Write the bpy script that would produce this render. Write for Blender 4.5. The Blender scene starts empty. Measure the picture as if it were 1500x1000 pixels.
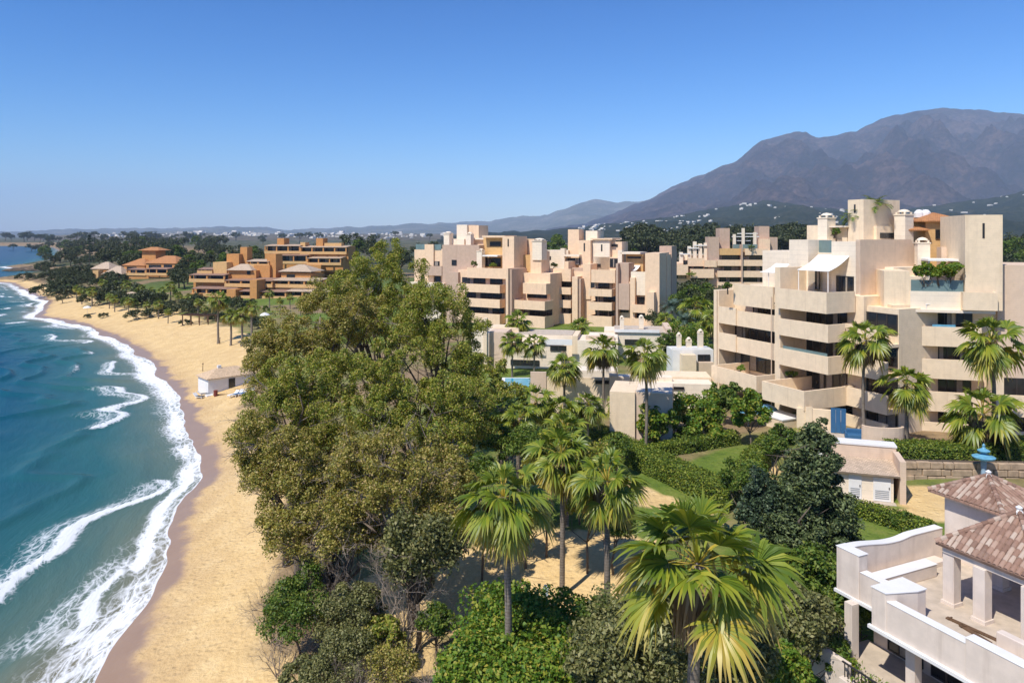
import bpy, math, random
import numpy as np
from mathutils import Vector, Matrix
random.seed(7)
RNG = np.random.default_rng(7)
SC = bpy.context.scene
COL = SC.collection
F, PX0, PY0, CZ = 1050.0, 750.0, 345.0, 25.0
def at(px, py, Y): return Vector(((px-PX0)/F*Y, Y, CZ-(py-PY0)/F*Y))
def gx(px, Y): return (px-PX0)/F*Y
# ---------------------------------------------------------------- helpers
def fade(t): return t*t*t*(t*(t*6-15)+10)
def _h(i, j, s):
    n = (i.astype(np.int64)*374761393 + j.astype(np.int64)*668265263 + s*1442695041) & 0x7fffffff
    n = ((n ^ (n >> 13))*1274126177) & 0x7fffffff
    return ((n ^ (n >> 16)) & 0xffff)/65535.0
def vnoise(x, y, s=0):
    x = np.asarray(x, float); y = np.asarray(y, float)
    i = np.floor(x); j = np.floor(y); u = fade(x-i); v = fade(y-j)
    a = _h(i, j, s); b = _h(i+1, j, s); c = _h(i, j+1, s); d = _h(i+1, j+1, s)
    return (a*(1-u)+b*u)*(1-v)+(c*(1-u)+d*u)*v
def fbm(x, y, s=0, o=4):
    r = 0; w = .5; t = 0
    for k in range(o):
        r = r+w*vnoise(x*2**k, y*2**k, s+k*17); t += w; w *= .5
    return r/t
def ridged(x, y, s=0, o=5):
    r = 0; w = .5; t = 0
    for k in range(o):
        r = r+w*(1-np.abs(2*vnoise(x*2**k, y*2**k, s+k*13)-1)); t += w; w *= .5
    return r/t
def sstep(a, b, x):
    t = np.clip((x-a)/(b-a), 0, 1); return t*t*(3-2*t)
def tag(o, label=None, cat=None, group=None, kind=None):
    if label: o['label'] = label
    if cat: o['category'] = cat
    if group: o['group'] = group
    if kind: o['kind'] = kind
    return o
def empty(name, loc=(0,0,0), rz=0, label=None, cat=None, group=None):
    o = bpy.data.objects.new(name, None); COL.objects.link(o)
    o.location = loc; o.rotation_euler = (0,0,rz); o.empty_display_size = .3
    return tag(o, label, cat, group)
def link_mesh(name, me, mat=None, parent=None, loc=None):
    o = bpy.data.objects.new(name, me); COL.objects.link(o)
    if mat is not None:
        for m in (mat if isinstance(mat, (list, tuple)) else [mat]): me.materials.append(m)
    if parent: o.parent = parent
    if loc is not None: o.location = loc
    return o
def np_mesh(name, V, Q, smooth=False, attrs=None, mats=None):
    """V (n,3); Q (m,k) faces of one size k, or list of such arrays"""
    me = bpy.data.meshes.new(name)
    Qs = Q if isinstance(Q, list) else [Q]
    Qs = [np.asarray(q, np.int32) for q in Qs if len(q)]
    V = np.asarray(V, np.float32)
    me.vertices.add(len(V)); me.vertices.foreach_set('co', V.ravel())
    nl = sum(q.size for q in Qs); nf = sum(len(q) for q in Qs)
    me.loops.add(nl); me.loops.foreach_set('vertex_index', np.concatenate([q.ravel() for q in Qs]))
    me.polygons.add(nf)
    tot = np.concatenate([np.full(len(q), q.shape[1], np.int32) for q in Qs])
    st = np.concatenate([[0], np.cumsum(tot)[:-1]]).astype(np.int32)
    me.polygons.foreach_set('loop_start', st); me.polygons.foreach_set('loop_total', tot)
    if smooth: me.polygons.foreach_set('use_smooth', np.ones(nf, bool))
    if mats is not None: me.polygons.foreach_set('material_index', np.asarray(mats, np.int32))
    for k, v in (attrs or {}).items():
        at_ = me.attributes.new(k, 'FLOAT', 'POINT'); at_.data.foreach_set('value', np.asarray(v, np.float32))
    me.update(calc_edges=True); me.validate()
    return me
def grid_quads(nu, nv):
    i = np.arange(nu-1)[:,None]*nv+np.arange(nv-1)[None,:]
    i = i.ravel()
    return np.stack([i, i+nv, i+nv+1, i+1], 1)
class MB:
    """collects shapes into one mesh"""
    def __init__(s): s.v = []; s.f = []
    def add(s, vs, fs):
        b = len(s.v); s.v += [tuple(v) for v in vs]; s.f += [tuple(b+i for i in f) for f in fs]; return s
    def prism(s, pts, z0, z1):
        n = len(pts)
        vs = [(p[0],p[1],z0) for p in pts]+[(p[0],p[1],z1) for p in pts]
        ar = sum(pts[i][0]*pts[(i+1)%n][1]-pts[(i+1)%n][0]*pts[i][1] for i in range(n))
        fs = [tuple(range(n))[::-1], tuple(range(n,2*n))]+[(i,(i+1)%n,n+(i+1)%n,n+i) for i in range(n)]
        if ar < 0: fs = [f[::-1] for f in fs]
        return s.add(vs, fs)
    def box(s, x0, x1, y0, y1, z0, z1):
        return s.prism([(x0,y0),(x1,y0),(x1,y1),(x0,y1)], z0, z1)
    def tube(s, pts, rads, n=8, cap=True):
        pts = [Vector(p) for p in pts]; b = len(s.v); m = len(pts)
        for k, p in enumerate(pts):
            t = (pts[min(k+1,m-1)]-pts[max(k-1,0)]).normalized()
            a = t.orthogonal().normalized() if abs(t.z) < .9 else Vector((1,0,0)).cross(t).normalized()
            c = t.cross(a).normalized()
            if abs(t.z) >= .9: a = c.cross(t).normalized()
            for j in range(n):
                w = 2*math.pi*j/n; q = p+(a*math.cos(w)+c*math.sin(w))*rads[k]; s.v.append(tuple(q))
        for k in range(m-1):
            for j in range(n):
                s.f.append((b+k*n+j, b+k*n+(j+1)%n, b+(k+1)*n+(j+1)%n, b+(k+1)*n+j))
        if cap:
            s.f.append(tuple(b+j for j in range(n))[::-1]); s.f.append(tuple(b+(m-1)*n+j for j in range(n)))
        return s
    def lathe(s, prof, n=16, c=(0,0,0)):
        b = len(s.v); m = len(prof)
        for r, z in prof:
            for j in range(n):
                w = 2*math.pi*j/n; s.v.append((c[0]+r*math.cos(w), c[1]+r*math.sin(w), c[2]+z))
        for k in range(m-1):
            for j in range(n): s.f.append((b+k*n+j, b+k*n+(j+1)%n, b+(k+1)*n+(j+1)%n, b+(k+1)*n+j))
        s.f.append(tuple(b+j for j in range(n))[::-1]); s.f.append(tuple(b+(m-1)*n+j for j in range(n)))
        return s
    def mesh(s, name, bevel=0):
        me = bpy.data.meshes.new(name); me.from_pydata(s.v, [], s.f); me.update()
        return me
    def build(s, name, mat, parent=None, bevel=0, smooth=False):
        me = s.mesh(name)
        o = link_mesh(name, me, mat, parent)
        if bevel:
            m = o.modifiers.new('b', 'BEVEL'); m.width = bevel; m.segments = 2; m.limit_method = 'ANGLE'; m.harden_normals = False
        if smooth: me.polygons.foreach_set('use_smooth', np.ones(len(me.polygons), bool))
        return o
# ---------------------------------------------------------------- coast frame and terrain height
AX, AY, OX, OY = -.586, .81, -.81, -.586
def to_ad(X, Y): return X*AX+Y*AY, X*OX+Y*OY
def from_ad(a, d): return a*AX+d*OX, a*AY+d*OY
_cp = [(105,1000),(150,925),(182,890),(205,830),(212,800),(235,765),(250,735),(277,708),(277,690),(262,640),(252,600),(237,575),(216,545),(187,515),(152,497),(102,475),(45,466),(56,452),(62,442),(43,434),(18,420)]
_ca = [-400., 0.]; _cd = [26., 4.]
for px, py in _cp:
    Y = CZ*F/(py-PY0); a, d = to_ad(gx(px, Y), Y); _ca.append(a); _cd.append(d)
for a, d in ((454,-6),(490,8),(530,-22),(600,-30),(650,-14),(700,-6),(760,-32),(1000,-65),(1400,-85),(1800,-100),(2080,-50),(2300,250),(6000,900),(30000,3000)):
    _ca.append(a); _cd.append(d)
_o = np.argsort(_ca); _ca = np.array(_ca)[_o]; _cd = np.array(_cd)[_o]
_fa = np.concatenate([np.arange(-400, 800, 1.), np.geomspace(800, 30000, 300)])
_fd = np.interp(_fa, _ca, _cd)
_k = np.exp(-np.linspace(-2,2,9)**2); _k /= _k.sum()
_fd[:1200] = np.convolve(np.pad(_fd[:1200], 4, 'edge'), _k, 'valid')
def coast(a): return np.interp(a, _fa, _fd)
_pe = np.array([-400,-60,-15,0,5,10,18,28,40,60,100,400,3000,30000.])
_pz = np.array([-9,-6,-1.3,0,.85,1.7,3.0,4.6,5.6,6.8,7.2,8.,9.,12.])
def zt(X, Y):
    a, d = to_ad(np.asarray(X, float), np.asarray(Y, float)); e = coast(a)-d
    z = np.interp(e, _pe, _pz)
    w = sstep(2, 12, e)
    z = z+w*((fbm(X/9., Y/9., 5, 3)-.5)*.35)+sstep(150,600,e)*(fbm(X/260., Y/260., 8, 3)-.5)*6*sstep(300,900,Y)
    return z
def zg(X, Y): return float(zt(np.array([X]), np.array([Y]))[0])
def ground_px(px, py):
    """the point of the ground seen at a pixel of the photograph"""
    Y0 = 12.
    while Y0 < 20000:
        z = CZ-(py-PY0)/F*Y0
        if z <= zg(gx(px, Y0), Y0): break
        Y0 *= 1.01
    return Vector((gx(px, Y0), Y0, zg(gx(px, Y0), Y0)))
# ---------------------------------------------------------------- material helpers
class NT:
    def __init__(s, name, surf=True):
        s.m = bpy.data.materials.new(name); s.m.use_nodes = True; s.t = s.m.node_tree
        s.n = s.t.nodes; s.l = s.t.links
        s.b = s.n['Principled BSDF']; s.out = s.n['Material Output']
        s.b.inputs['Specular IOR Level'].default_value = .3
    def new(s, typ, **kw):
        n = s.n.new(typ)
        for k, v in kw.items(): setattr(n, k, v)
        return n
    def link(s, a, b): s.l.new(a, b)
    def val(s, x, sock):
        if hasattr(x, 'is_output') or isinstance(x, bpy.types.NodeSocket): s.link(x, sock)
        else: sock.default_value = x
    def math(s, op, a, b=0., clamp=False):
        n = s.new('ShaderNodeMath', operation=op); n.use_clamp = clamp
        s.val(a, n.inputs[0]); s.val(b, n.inputs[1]); return n.outputs[0]
    def noise(s, scale, detail=4, rough=.55, vec=None, dist=0.):
        n = s.new('ShaderNodeTexNoise'); n.inputs['Scale'].default_value = scale
        n.inputs['Detail'].default_value = detail; n.inputs['Roughness'].default_value = rough; n.inputs['Distortion'].default_value = dist
        if vec is not None: s.link(vec, n.inputs['Vector'])
        return n.outputs['Fac']
    def pos(s): return s.new('ShaderNodeNewGeometry').outputs['Position']
    def island(s): return s.new('ShaderNodeNewGeometry').outputs['Random Per Island']
    def obj(s): return s.new('ShaderNodeTexCoord').outputs['Object']
    def mapping(s, vec, scale=(1,1,1), rot=(0,0,0), loc=(0,0,0)):
        n = s.new('ShaderNodeMapping'); s.link(vec, n.inputs['Vector'])
        n.inputs['Scale'].default_value = scale; n.inputs['Rotation'].default_value = rot; n.inputs['Location'].default_value = loc
        return n.outputs[0]
    def ramp(s, fac, stops, interp='LINEAR'):
        n = s.new('ShaderNodeValToRGB'); n.color_ramp.interpolation = interp
        e = n.color_ramp.elements
        while len(e) < len(stops): e.new(.5)
        for k, (p, c) in enumerate(stops):
            e[k].position = p; e[k].color = (*c, 1) if not isinstance(c, (int, float)) else (c, c, c, 1)
        s.val(fac, n.inputs[0]); return n.outputs[0]
    def mix(s, fac, a, b, mode='MIX'):
        n = s.new('ShaderNodeMix', data_type='RGBA', blend_type=mode)
        s.val(fac, n.inputs[0])
        for x, k in ((a, 6), (b, 7)):
            if isinstance(x, tuple): n.inputs[k].default_value = (*x, 1)
            else: s.link(x, n.inputs[k])
        return n.outputs[2]
    def attr(s, name): return s.new('ShaderNodeAttribute', attribute_name=name).outputs['Fac']
    def sm(s, a, b, x):
        n = s.new('ShaderNodeMapRange', interpolation_type='SMOOTHSTEP')
        s.val(x, n.inputs[0]); s.val(a, n.inputs[1]); s.val(b, n.inputs[2]); return n.outputs[0]
    def color(s, c):
        if isinstance(c, tuple): s.b.inputs['Base Color'].default_value = (*c, 1)
        else: s.link(c, s.b.inputs['Base Color'])
    def rough(s, r): s.val(r, s.b.inputs['Roughness'])
    def bump(s, h, strength=.3, dist=.02):
        n = s.new('ShaderNodeBump'); n.inputs['Strength'].default_value = strength; n.inputs['Distance'].default_value = dist
        s.link(h, n.inputs['Height']); s.link(n.outputs[0], s.b.inputs['Normal'])
def plain(name, c, rough=.7, nscale=3., var=.12, bump=0., spec=.3):
    t = NT(name); p = t.pos()
    f = t.noise(nscale, 5, .6, p)
    lo = tuple(x*(1-var) for x in c); hi = tuple(min(1, x*(1+var)) for x in c)
    t.color(t.ramp(f, [(.3, lo), (.7, hi)])); t.rough(rough); t.b.inputs['Specular IOR Level'].default_value = spec
    if bump: t.bump(t.noise(nscale*6, 3, .6, p), bump, .02)
    return t.m
# ---------------------------------------------------------------- camera, light, sky
cam = bpy.data.cameras.new('camera'); camo = bpy.data.objects.new('camera', cam); COL.objects.link(camo)
camo.location = (0, 0, CZ); camo.rotation_euler = (math.radians(90), 0, 0)
cam.sensor_width = 36; cam.lens = F/1500*36; cam.shift_y = -(500-PY0)/1500; cam.clip_start = .5; cam.clip_end = 60000
SC.camera = camo
SUN_EL = math.radians(54); SUNX, SUNY = -.65, -.76
w = bpy.data.worlds.new('World'); SC.world = w; w.use_nodes = True
wt = w.node_tree; bg = wt.nodes['Background']; sky = wt.nodes.new('ShaderNodeTexSky')
sky.sky_type = 'NISHITA'; sky.sun_disc = False; sky.sun_elevation = SUN_EL; sky.sun_rotation = math.atan2(SUNX, SUNY)
sky.altitude = 0; sky.air_density = 1.0; sky.dust_density = .35; sky.ozone_density = 5.0
hs = wt.nodes.new('ShaderNodeHueSaturation'); hs.inputs['Saturation'].default_value = 1.36; wt.links.new(sky.outputs[0], hs.inputs['Color'])
gm = wt.nodes.new('ShaderNodeGamma'); gm.inputs[1].default_value = 1.32; wt.links.new(hs.outputs[0], gm.inputs[0])
wt.links.new(gm.outputs[0], bg.inputs['Color']); bg.inputs['Strength'].default_value = .079
sl = bpy.data.lights.new('sun', 'SUN'); sl.energy = 4.6; sl.angle = math.radians(.53); sl.color = (1, .95, .87)
so = bpy.data.objects.new('sun', sl); COL.objects.link(so)
dirv = Vector((-SUNX*math.cos(SUN_EL), -SUNY*math.cos(SUN_EL), -math.sin(SUN_EL)))
so.rotation_euler = dirv.to_track_quat('-Z', 'Y').to_euler(); so.location = (-40, -40, 90)
SC.view_settings.view_transform = 'Standard'; SC.view_settings.look = 'None'; SC.view_settings.gamma = 1; SC.view_settings.exposure = .25
SC.render.engine = 'CYCLES'
SC.cycles.use_denoising = True; SC.cycles.max_bounces = 8; SC.cycles.transparent_max_bounces = 8; SC.cycles.volume_bounces = 4
# ================================================================ GROUND
def axis(segs):
    out = []
    for a, b, st in segs: out.append(np.arange(a, b, st))
    return np.concatenate(out)
ga = np.concatenate([axis([(-250,-20,4),(-20,130,.6),(130,330,1.2),(330,800,5)]), np.geomspace(800, 16500, 70)])
ge = np.concatenate([-np.geomspace(400, 6, 14), axis([(-5,45,.4),(45,110,.7),(110,260,2.5)]), np.geomspace(260, 16500, 80)])
A_, E_ = np.meshgrid(ga, ge, indexing='ij')
X_, Y_ = from_ad(A_, coast(A_)-E_)
Z_ = zt(X_, Y_)
def seg_dist(X, Y, pts):
    r = np.full(X.shape, 1e9)
    for (x0,y0),(x1,y1) in zip(pts[:-1], pts[1:]):
        dx, dy = x1-x0, y1-y0; t = np.clip(((X-x0)*dx+(Y-y0)*dy)/(dx*dx+dy*dy+1e-9), 0, 1)
        r = np.minimum(r, np.hypot(X-x0-t*dx, Y-y0-t*dy))
    return r
def in_poly(X, Y, pts):
    ins = np.zeros(X.shape, bool); n = len(pts)
    for i in range(n):
        x0,y0 = pts[i]; x1,y1 = pts[(i+1)%n]
        c = ((y0 > Y) != (y1 > Y)) & (X < (x1-x0)*(Y-y0)/(y1-y0+1e-12)+x0); ins ^= c
    return ins
def gp(*pp): return [tuple(ground_px(*p)[:2]) for p in pp]
n1 = fbm(X_/3., Y_/3., 21, 4)-.5; n2 = fbm(X_/14., Y_/14., 31, 4)-.5
# inner edge of the bare beach, as distance inland along the coast
be = np.interp(A_, [-100,40,60,80,100,118,135,160,185,215,250,290,330,420,470,520,800,3000], [9,11,11,9,8,12,17,21,21,22,17,13,11,10,8,-2,-4,-4])
sand = 1-sstep(-1.2, 1.2, E_-be+n1*5)
clear = gp((690,930),(560,905),(530,850),(640,800),(700,782),(860,782),(960,792),(960,870),(930,905),(860,900),(820,940))
sand = np.maximum(sand, in_poly(X_+n1*1.5, Y_+n1*1.5, clear)*1.0)
sand = np.maximum(sand, (1-sstep(.5, 1.6, seg_dist(X_, Y_, gp((690,735),(620,800),(600,880),(620,990)))))*.9)
path2 = gp((118,432),(145,447),(190,458),(240,462),(330,498))
sand = np.maximum(sand, 1-sstep(.8, 1.6, seg_dist(X_, Y_, path2)+n1*.6))
soil0 = np.where((E_ > be-2) & (E_ < be+14), sstep(.02, .2, n2+.1), 0)
grass = sstep(-.2, .05, n2+.04)*(E_ > 13)*(Y_ < 700)
soil = soil0
lawns = gp((985,690),(1062,655),(1104,662),(1078,712)), gp((1240,762),(1330,772),(1330,800),(1240,800)), gp((930,715),(1000,735),(1010,760),(930,752))
for L_ in lawns: grass = np.maximum(grass, in_poly(X_+n1, Y_+n1, L_)*1.); soil = np.where(in_poly(X_, Y_, L_), 0, soil)
apron = gp((1235,742),(1320,745),(1330,712),(1395,715),(1400,770),(1300,760)), gp((1090,712),(1125,680),(1150,690),(1120,720)), gp((900,700),(1060,760),(1060,775),(930,742))
for L_ in apron: sand = np.maximum(sand, in_poly(X_+n1*.6, Y_+n1*.6, L_)*.95)
V = np.stack([X_, Y_, Z_], -1).reshape(-1, 3)
gme = np_mesh('ground', V, grid_quads(len(ga), len(ge))[:, ::-1], True, {'sand': sand.ravel(), 'inland': E_.ravel(), 'soil': soil.ravel(), 'grass': grass.ravel()})
def yfar(t, p):
    q = t.new('ShaderNodeSeparateXYZ'); t.link(p, q.inputs[0]); return t.sm(220., 360., q.outputs[1])
t = NT('ground'); p = t.pos()
sA, eA, gA, oA = t.attr('sand'), t.attr('inland'), t.attr('grass'), t.attr('soil')
fine = t.noise(9, 5, .65, p); mid = t.noise(.6, 4, .6, p); big = t.noise(.06, 4, .6, p)
drysand = t.ramp(t.math('ADD', t.math('MULTIPLY', fine, .45), t.math('MULTIPLY', mid, .55)), [(.3, (.56,.37,.155)), (.5, (.70,.485,.22)), (.7, (.78,.58,.30))])
specks = t.sm(.66, .75, t.noise(5.5, 3, .7, p))
drysand = t.mix(t.math('MULTIPLY', specks, .22), drysand, (.40,.27,.15))
wet = t.mix(mid, (.30,.19,.12), (.37,.245,.155))
wn = t.noise(.16, 4, .6, p)
wetm = t.math('SUBTRACT', 1., t.sm(2.6, 4.0, t.math('ADD', eA, t.math('MULTIPLY', t.math('SUBTRACT', wn, .5), -5.5))))
damp = t.math('SUBTRACT', 1., t.sm(3.2, 7., t.math('ADD', eA, t.math('MULTIPLY', t.math('SUBTRACT', wn, .5), -7.))))
sandc = t.mix(t.math('MULTIPLY', damp, .45), drysand, (.46,.30,.15))
wl = t.math('MULTIPLY', t.sm(.62, .70, t.noise(1.1, 5, .7, p)), t.math('MULTIPLY', t.sm(5.2, 6.4, eA), t.math('SUBTRACT', 1., t.sm(6.8, 8.5, eA))))
sandc = t.mix(t.math('MULTIPLY', wl, .55), sandc, (.17,.12,.06))
track = t.sm(.50, .53, t.noise(.32, 3, .5, t.mapping(p, (1.6, .5, 1), (0,0,.62))))
sandc = t.mix(t.math('MULTIPLY', track, .16), sandc, (.50,.33,.16))
sandc = t.mix(wetm, sandc, wet)
gr = t.ramp(t.math('ADD', t.math('MULTIPLY', fine, .4), t.math('MULTIPLY', mid, .6)), [(.3, (.055,.10,.013)), (.5, (.12,.175,.022)), (.7, (.22,.23,.05))])
so_ = t.ramp(mid, [(.3, (.17,.115,.06)), (.7, (.34,.235,.125))])
scrub = t.ramp(big, [(.3, (.03,.045,.016)), (.48, (.055,.065,.025)), (.6, (.16,.13,.075)), (.75, (.06,.07,.03))])
far = t.sm(130., 220., eA)
gr = t.mix(yfar(t, p), gr, t.mix(mid, (.030,.048,.016), (.085,.085,.035)))
land = t.mix(gA, so_, gr); land = t.mix(t.math('MULTIPLY', oA, .65), land, so_); land = t.mix(far, land, scrub)
c = t.mix(sA, land, sandc)
t.color(c)
t.rough(t.math('SUBTRACT', .95, t.math('MULTIPLY', wetm, .62)))
fp = t.new('ShaderNodeTexVoronoi'); fp.inputs['Scale'].default_value = 1.9; t.link(p, fp.inputs['Vector'])
h = t.math('ADD', t.math('MULTIPLY', t.noise(2.6, 5, .6, p), 1.0), t.math('MULTIPLY', t.sm(0., .45, fp.outputs['Distance']), .45))
t.bump(t.math('MULTIPLY', h, t.math('SUBTRACT', 1., t.math('MULTIPLY', wetm, .93))), .65, .26)
ground = link_mesh('ground', gme, t.m); tag(ground, kind='structure')
# ================================================================ SEA
def scal(a): return .9*(fbm(a/7., a*0+3.3, 61, 3)-.5)*2.4+.5*np.sin(a/5.3+2*fbm(a/20., a*0, 3, 2))
sa = np.concatenate([axis([(-300,0,6),(0,150,.45),(150,340,.8),(340,900,4)]), np.geomspace(900, 15500, 60)])
sd_ = np.concatenate([axis([(0,2,.12),(2,30,.28),(30,80,.8),(80,260,2.5)]), np.geomspace(260, 12000, 60)])
SA, SD = np.meshgrid(sa, sd_, indexing='ij')
lim = 1.-sstep(380, 500, SA)
CS = coast(SA)-1.2+(-.3+scal(SA))*lim*np.exp(-SD/40)
SX, SY = from_ad(SA, CS+SD)
gz = zt(SX, SY)
nearf = 1/(1+np.maximum(SY-150, 0)/500)
jit = fbm(SA/26., SD/60., 71, 3)
brk = sstep(1, 6, SD)*(1-sstep(55, 130, SD))
ph = SD/7.6+5.2*(jit-.5)+SA*.012
crest = np.exp(3.2*(np.cos(2*np.pi*ph)-1))
swell = .42*brk*sstep(0,14,SD)*crest*(.5+fbm(SA/17., SD/12., 77, 3))
chop = (.10*(fbm(SA/3.2+SD/9., SD/1.5, 81, 3)-.5)+.30*(fbm(SA/14., SD/5., 82, 3)-.5)*sstep(10, 40, SD))*sstep(1.5, 9, SD)
SZ = np.maximum((swell+chop)*nearf, np.where(SD < 8, gz+.02, -1e9))
SZ[:, 0] = gz[:, 0]-.03
# foam carried by the water: swash lace near the edge, broken crests further out
seg = fbm(SA/11., np.floor(ph+.5)*7.7, 91, 3)
back = np.exp(-(((ph+.06+.5) % 1)-.5)**2/(2*.055**2))           # on and just shoreward of each crest
trail = np.exp(-(((ph-.12+.5) % 1)-.5)**2/(2*.11**2))*.42
cf = np.maximum(back, trail)*sstep(.53-.05*sstep(70,110,SA), .66, seg+.16*np.exp(-SD/9))*(1-sstep(9, 16, SD))*sstep(1.5, 4, SD)
W = 2.0+2.6*(fbm(SA/15., SA*0+9, 95, 3)-.5)+3.6*(1-sstep(38, 75, SA))
lace = (1-sstep(.3, 1.2, SD/W))*(.50+.7*(fbm(SA/4., SD/2.2, 97, 3)-.5))
edge = np.exp(-(SD/.32)**2)*.85
bore = np.exp(-((SD-W*.62)/(.75+1.1*sstep(70,110,SA)))**2)*np.maximum(sstep(.40, .56, fbm(SA/18., SA*0+4, 99, 3)), sstep(75,110,SA)*(.30+.85*fbm(SA/9., SD/2.5, 103, 3)))*1.08
wcap = .0*SD
foam = np.clip(np.maximum(np.maximum(cf, lace), np.maximum(edge, bore)), 0, 1.1)
foam *= lim
far_foam = (1-lim)*(np.exp(-(SD/5.)**2)*.8)*(SA < 1000)
foam = np.maximum(foam, far_foam)
sme = np_mesh('sea', np.stack([SX, SY, SZ], -1).reshape(-1, 3), grid_quads(len(sa), len(sd_)), True,
    {'foam': foam.ravel(), 'shore': SD.ravel(), 'alongs': SA.ravel()})
t = NT('sea_water'); p = t.pos()
fo, sh, al = t.attr('foam'), t.attr('shore'), t.attr('alongs')
cv = t.new('ShaderNodeCombineXYZ'); t.link(al, cv.inputs[0]); t.link(sh, cv.inputs[1])
vec = cv.outputs[0]
st = t.mapping(vec, (.45, 1.0, 1))
warp = t.new('ShaderNodeTexNoise'); warp.inputs['Scale'].default_value = .9; warp.inputs['Detail'].default_value = 3; t.link(st, warp.inputs['Vector'])
wv = t.new('ShaderNodeVectorMath', operation='MULTIPLY_ADD'); t.link(warp.outputs['Color'], wv.inputs[0]); wv.inputs[1].default_value = (1.6,1.6,0); t.link(st, wv.inputs[2])
vo = t.new('ShaderNodeTexVoronoi', feature='DISTANCE_TO_EDGE'); vo.inputs['Scale'].default_value = 1.7; t.link(wv.outputs[0], vo.inputs['Vector'])
vo2 = t.new('ShaderNodeTexVoronoi', feature='DISTANCE_TO_EDGE'); vo2.inputs['Scale'].default_value = 4.4; t.link(wv.outputs[0], vo2.inputs['Vector'])
web = t.math('MINIMUM', t.math('MULTIPLY', vo.outputs['Distance'], 2.0), t.math('ADD', t.math('MULTIPLY', vo2.outputs['Distance'], 3.2), .12))
web = t.math('ADD', web, t.math('MULTIPLY', t.noise(3.3, 4, .65, vec), .55))
k = t.math('SUBTRACT', t.math('MULTIPLY', fo, 1.25), web)
fm = t.math('MULTIPLY', t.sm(-.28, .50, k), .86)
deepn = t.noise(.035, 3, .5, p)
dsh = t.math('ADD', sh, t.math('MULTIPLY', t.math('SUBTRACT', deepn, .5), 14.))
wc = t.ramp(t.math('DIVIDE', dsh, 120., True), [(0, (.21,.19,.125)), (.035, (.12,.165,.125)), (.09, (.030,.115,.115)), (.2, (.003,.064,.112)), (.45, (.002,.046,.108)), (1, (.0015,.038,.110))])
str_ = t.noise(.3, 4, .6, t.mapping(vec, (.12, .8, 1)))
wc = t.mix(t.math('MULTIPLY', t.sm(.45, .7, str_), .5), wc, t.mix(.5, wc, (.02,.12,.13)))
t.color(t.mix(fm, wc, (.86,.87,.87)))
t.rough(t.math('ADD', .18, t.math('MULTIPLY', fm, .7)))
t.b.inputs['IOR'].default_value = 1.33; t.b.inputs['Specular IOR Level'].default_value = .09
rip = t.math('ADD', t.math('MULTIPLY', t.noise(.5, 5, .62, t.mapping(vec, (.5, 1.6, 1))), .9), t.math('MULTIPLY', fm, .14))
rip = t.math('ADD', rip, t.math('MULTIPLY', t.noise(2.2, 3, .6, t.mapping(vec, (.6, 1.5, 1))), .16))
t.bump(rip, .5, .30)
df = t.new('ShaderNodeBsdfDiffuse'); gl = t.new('ShaderNodeBsdfGlossy'); mx = t.new('ShaderNodeMixShader'); lw = t.new('ShaderNodeFresnel'); lw.inputs['IOR'].default_value = 1.33
bn = t.b.inputs['Normal'].links[0].from_socket
for n_ in (df, gl, lw): t.link(bn, n_.inputs['Normal'])
t.link(t.b.inputs['Base Color'].links[0].from_socket, df.inputs['Color']); gl.inputs['Roughness'].default_value = .16
t.link(t.math('MULTIPLY', t.math('MULTIPLY', lw.outputs[0], .42), t.math('SUBTRACT', 1., fm)), mx.inputs[0]); t.link(df.outputs[0], mx.inputs[1]); t.link(gl.outputs[0], mx.inputs[2]); t.link(mx.outputs[0], t.out.inputs['Surface'])
sea = link_mesh('sea', sme, t.m); tag(sea, kind='structure')
# ================================================================ MOUNTAINS AND HILLS
def relief(name, sky_px, Yr, Ynear, Yback, mat, seed, gully, nu=260, nv=90, rough=.35, base=4., powr=1.15, res=1.0):
    """a range whose crest line is seen along sky_px; slopes run down towards the coast and behind"""
    sx = np.array([p[0] for p in sky_px], float); sy = np.array([p[1] for p in sky_px], float)
    px = np.linspace(sx[0], sx[-1], nu); py = np.interp(px, sx, sy)
    if nu > 100: py = py+(vnoise(px/6., px*0, seed)-.5)*1.6*res+(vnoise(px/17., px*0, seed+2)-.5)*2.2*res
    Yc = Yr*(1+.10*(fbm(px/140., px*0+seed, seed, 2)-.5))
    X = gx(px, 1.)*Yc; H = np.maximum(CZ-(py-PY0)/F*Yc, base+2)
    tv = np.concatenate([np.linspace(0, 1, int(nv*.72)), 1+np.linspace(0, 1, nv-int(nv*.72)+1)[1:]])
    P, T = np.meshgrid(np.arange(nu), tv, indexing='ij')
    Yg = np.where(T <= 1, Ynear+(Yc[P]-Ynear)*T, Yc[P]+(Yback-Yc[P])*(T-1))
    ang = X[P]/Yc[P]
    Xg = ang*Yg if True else 0
    prof = np.where(T <= 1, T**powr, (2-T)**.9)
    hn = ridged(Xg/gully+.35*fbm(Yg/gully, Xg/gully, seed+5, 3), Yg/gully*.55, seed, 5)
    hn2 = fbm(Xg/(gully*.3), Yg/(gully*.3), seed+9, 4)
    m = np.sin(np.pi*np.clip(T, 0, 1))**.8*np.where(T <= 1, 1, 0)
    Z = base+(H[P]-base)*np.clip(prof+m*rough*((hn-.62)*1.5+(hn2-.5)*.6), -.02, None)
    Z = np.where(T <= 1, np.minimum(Z, CZ+(H[P]-CZ)*Yg/Yc[P]-(1-T)*.02*H[P]), Z)
    Z[:, 0] = -10; Z[:, -1] = -10
    me = np_mesh(name, np.stack([Xg, Yg, Z], -1).reshape(-1, 3), grid_quads(nu, len(tv))[:, ::-1], True)
    o = link_mesh(name, me, mat); tag(o, kind='structure'); return o, (px, tv, Xg, Yg, Z)
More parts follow.
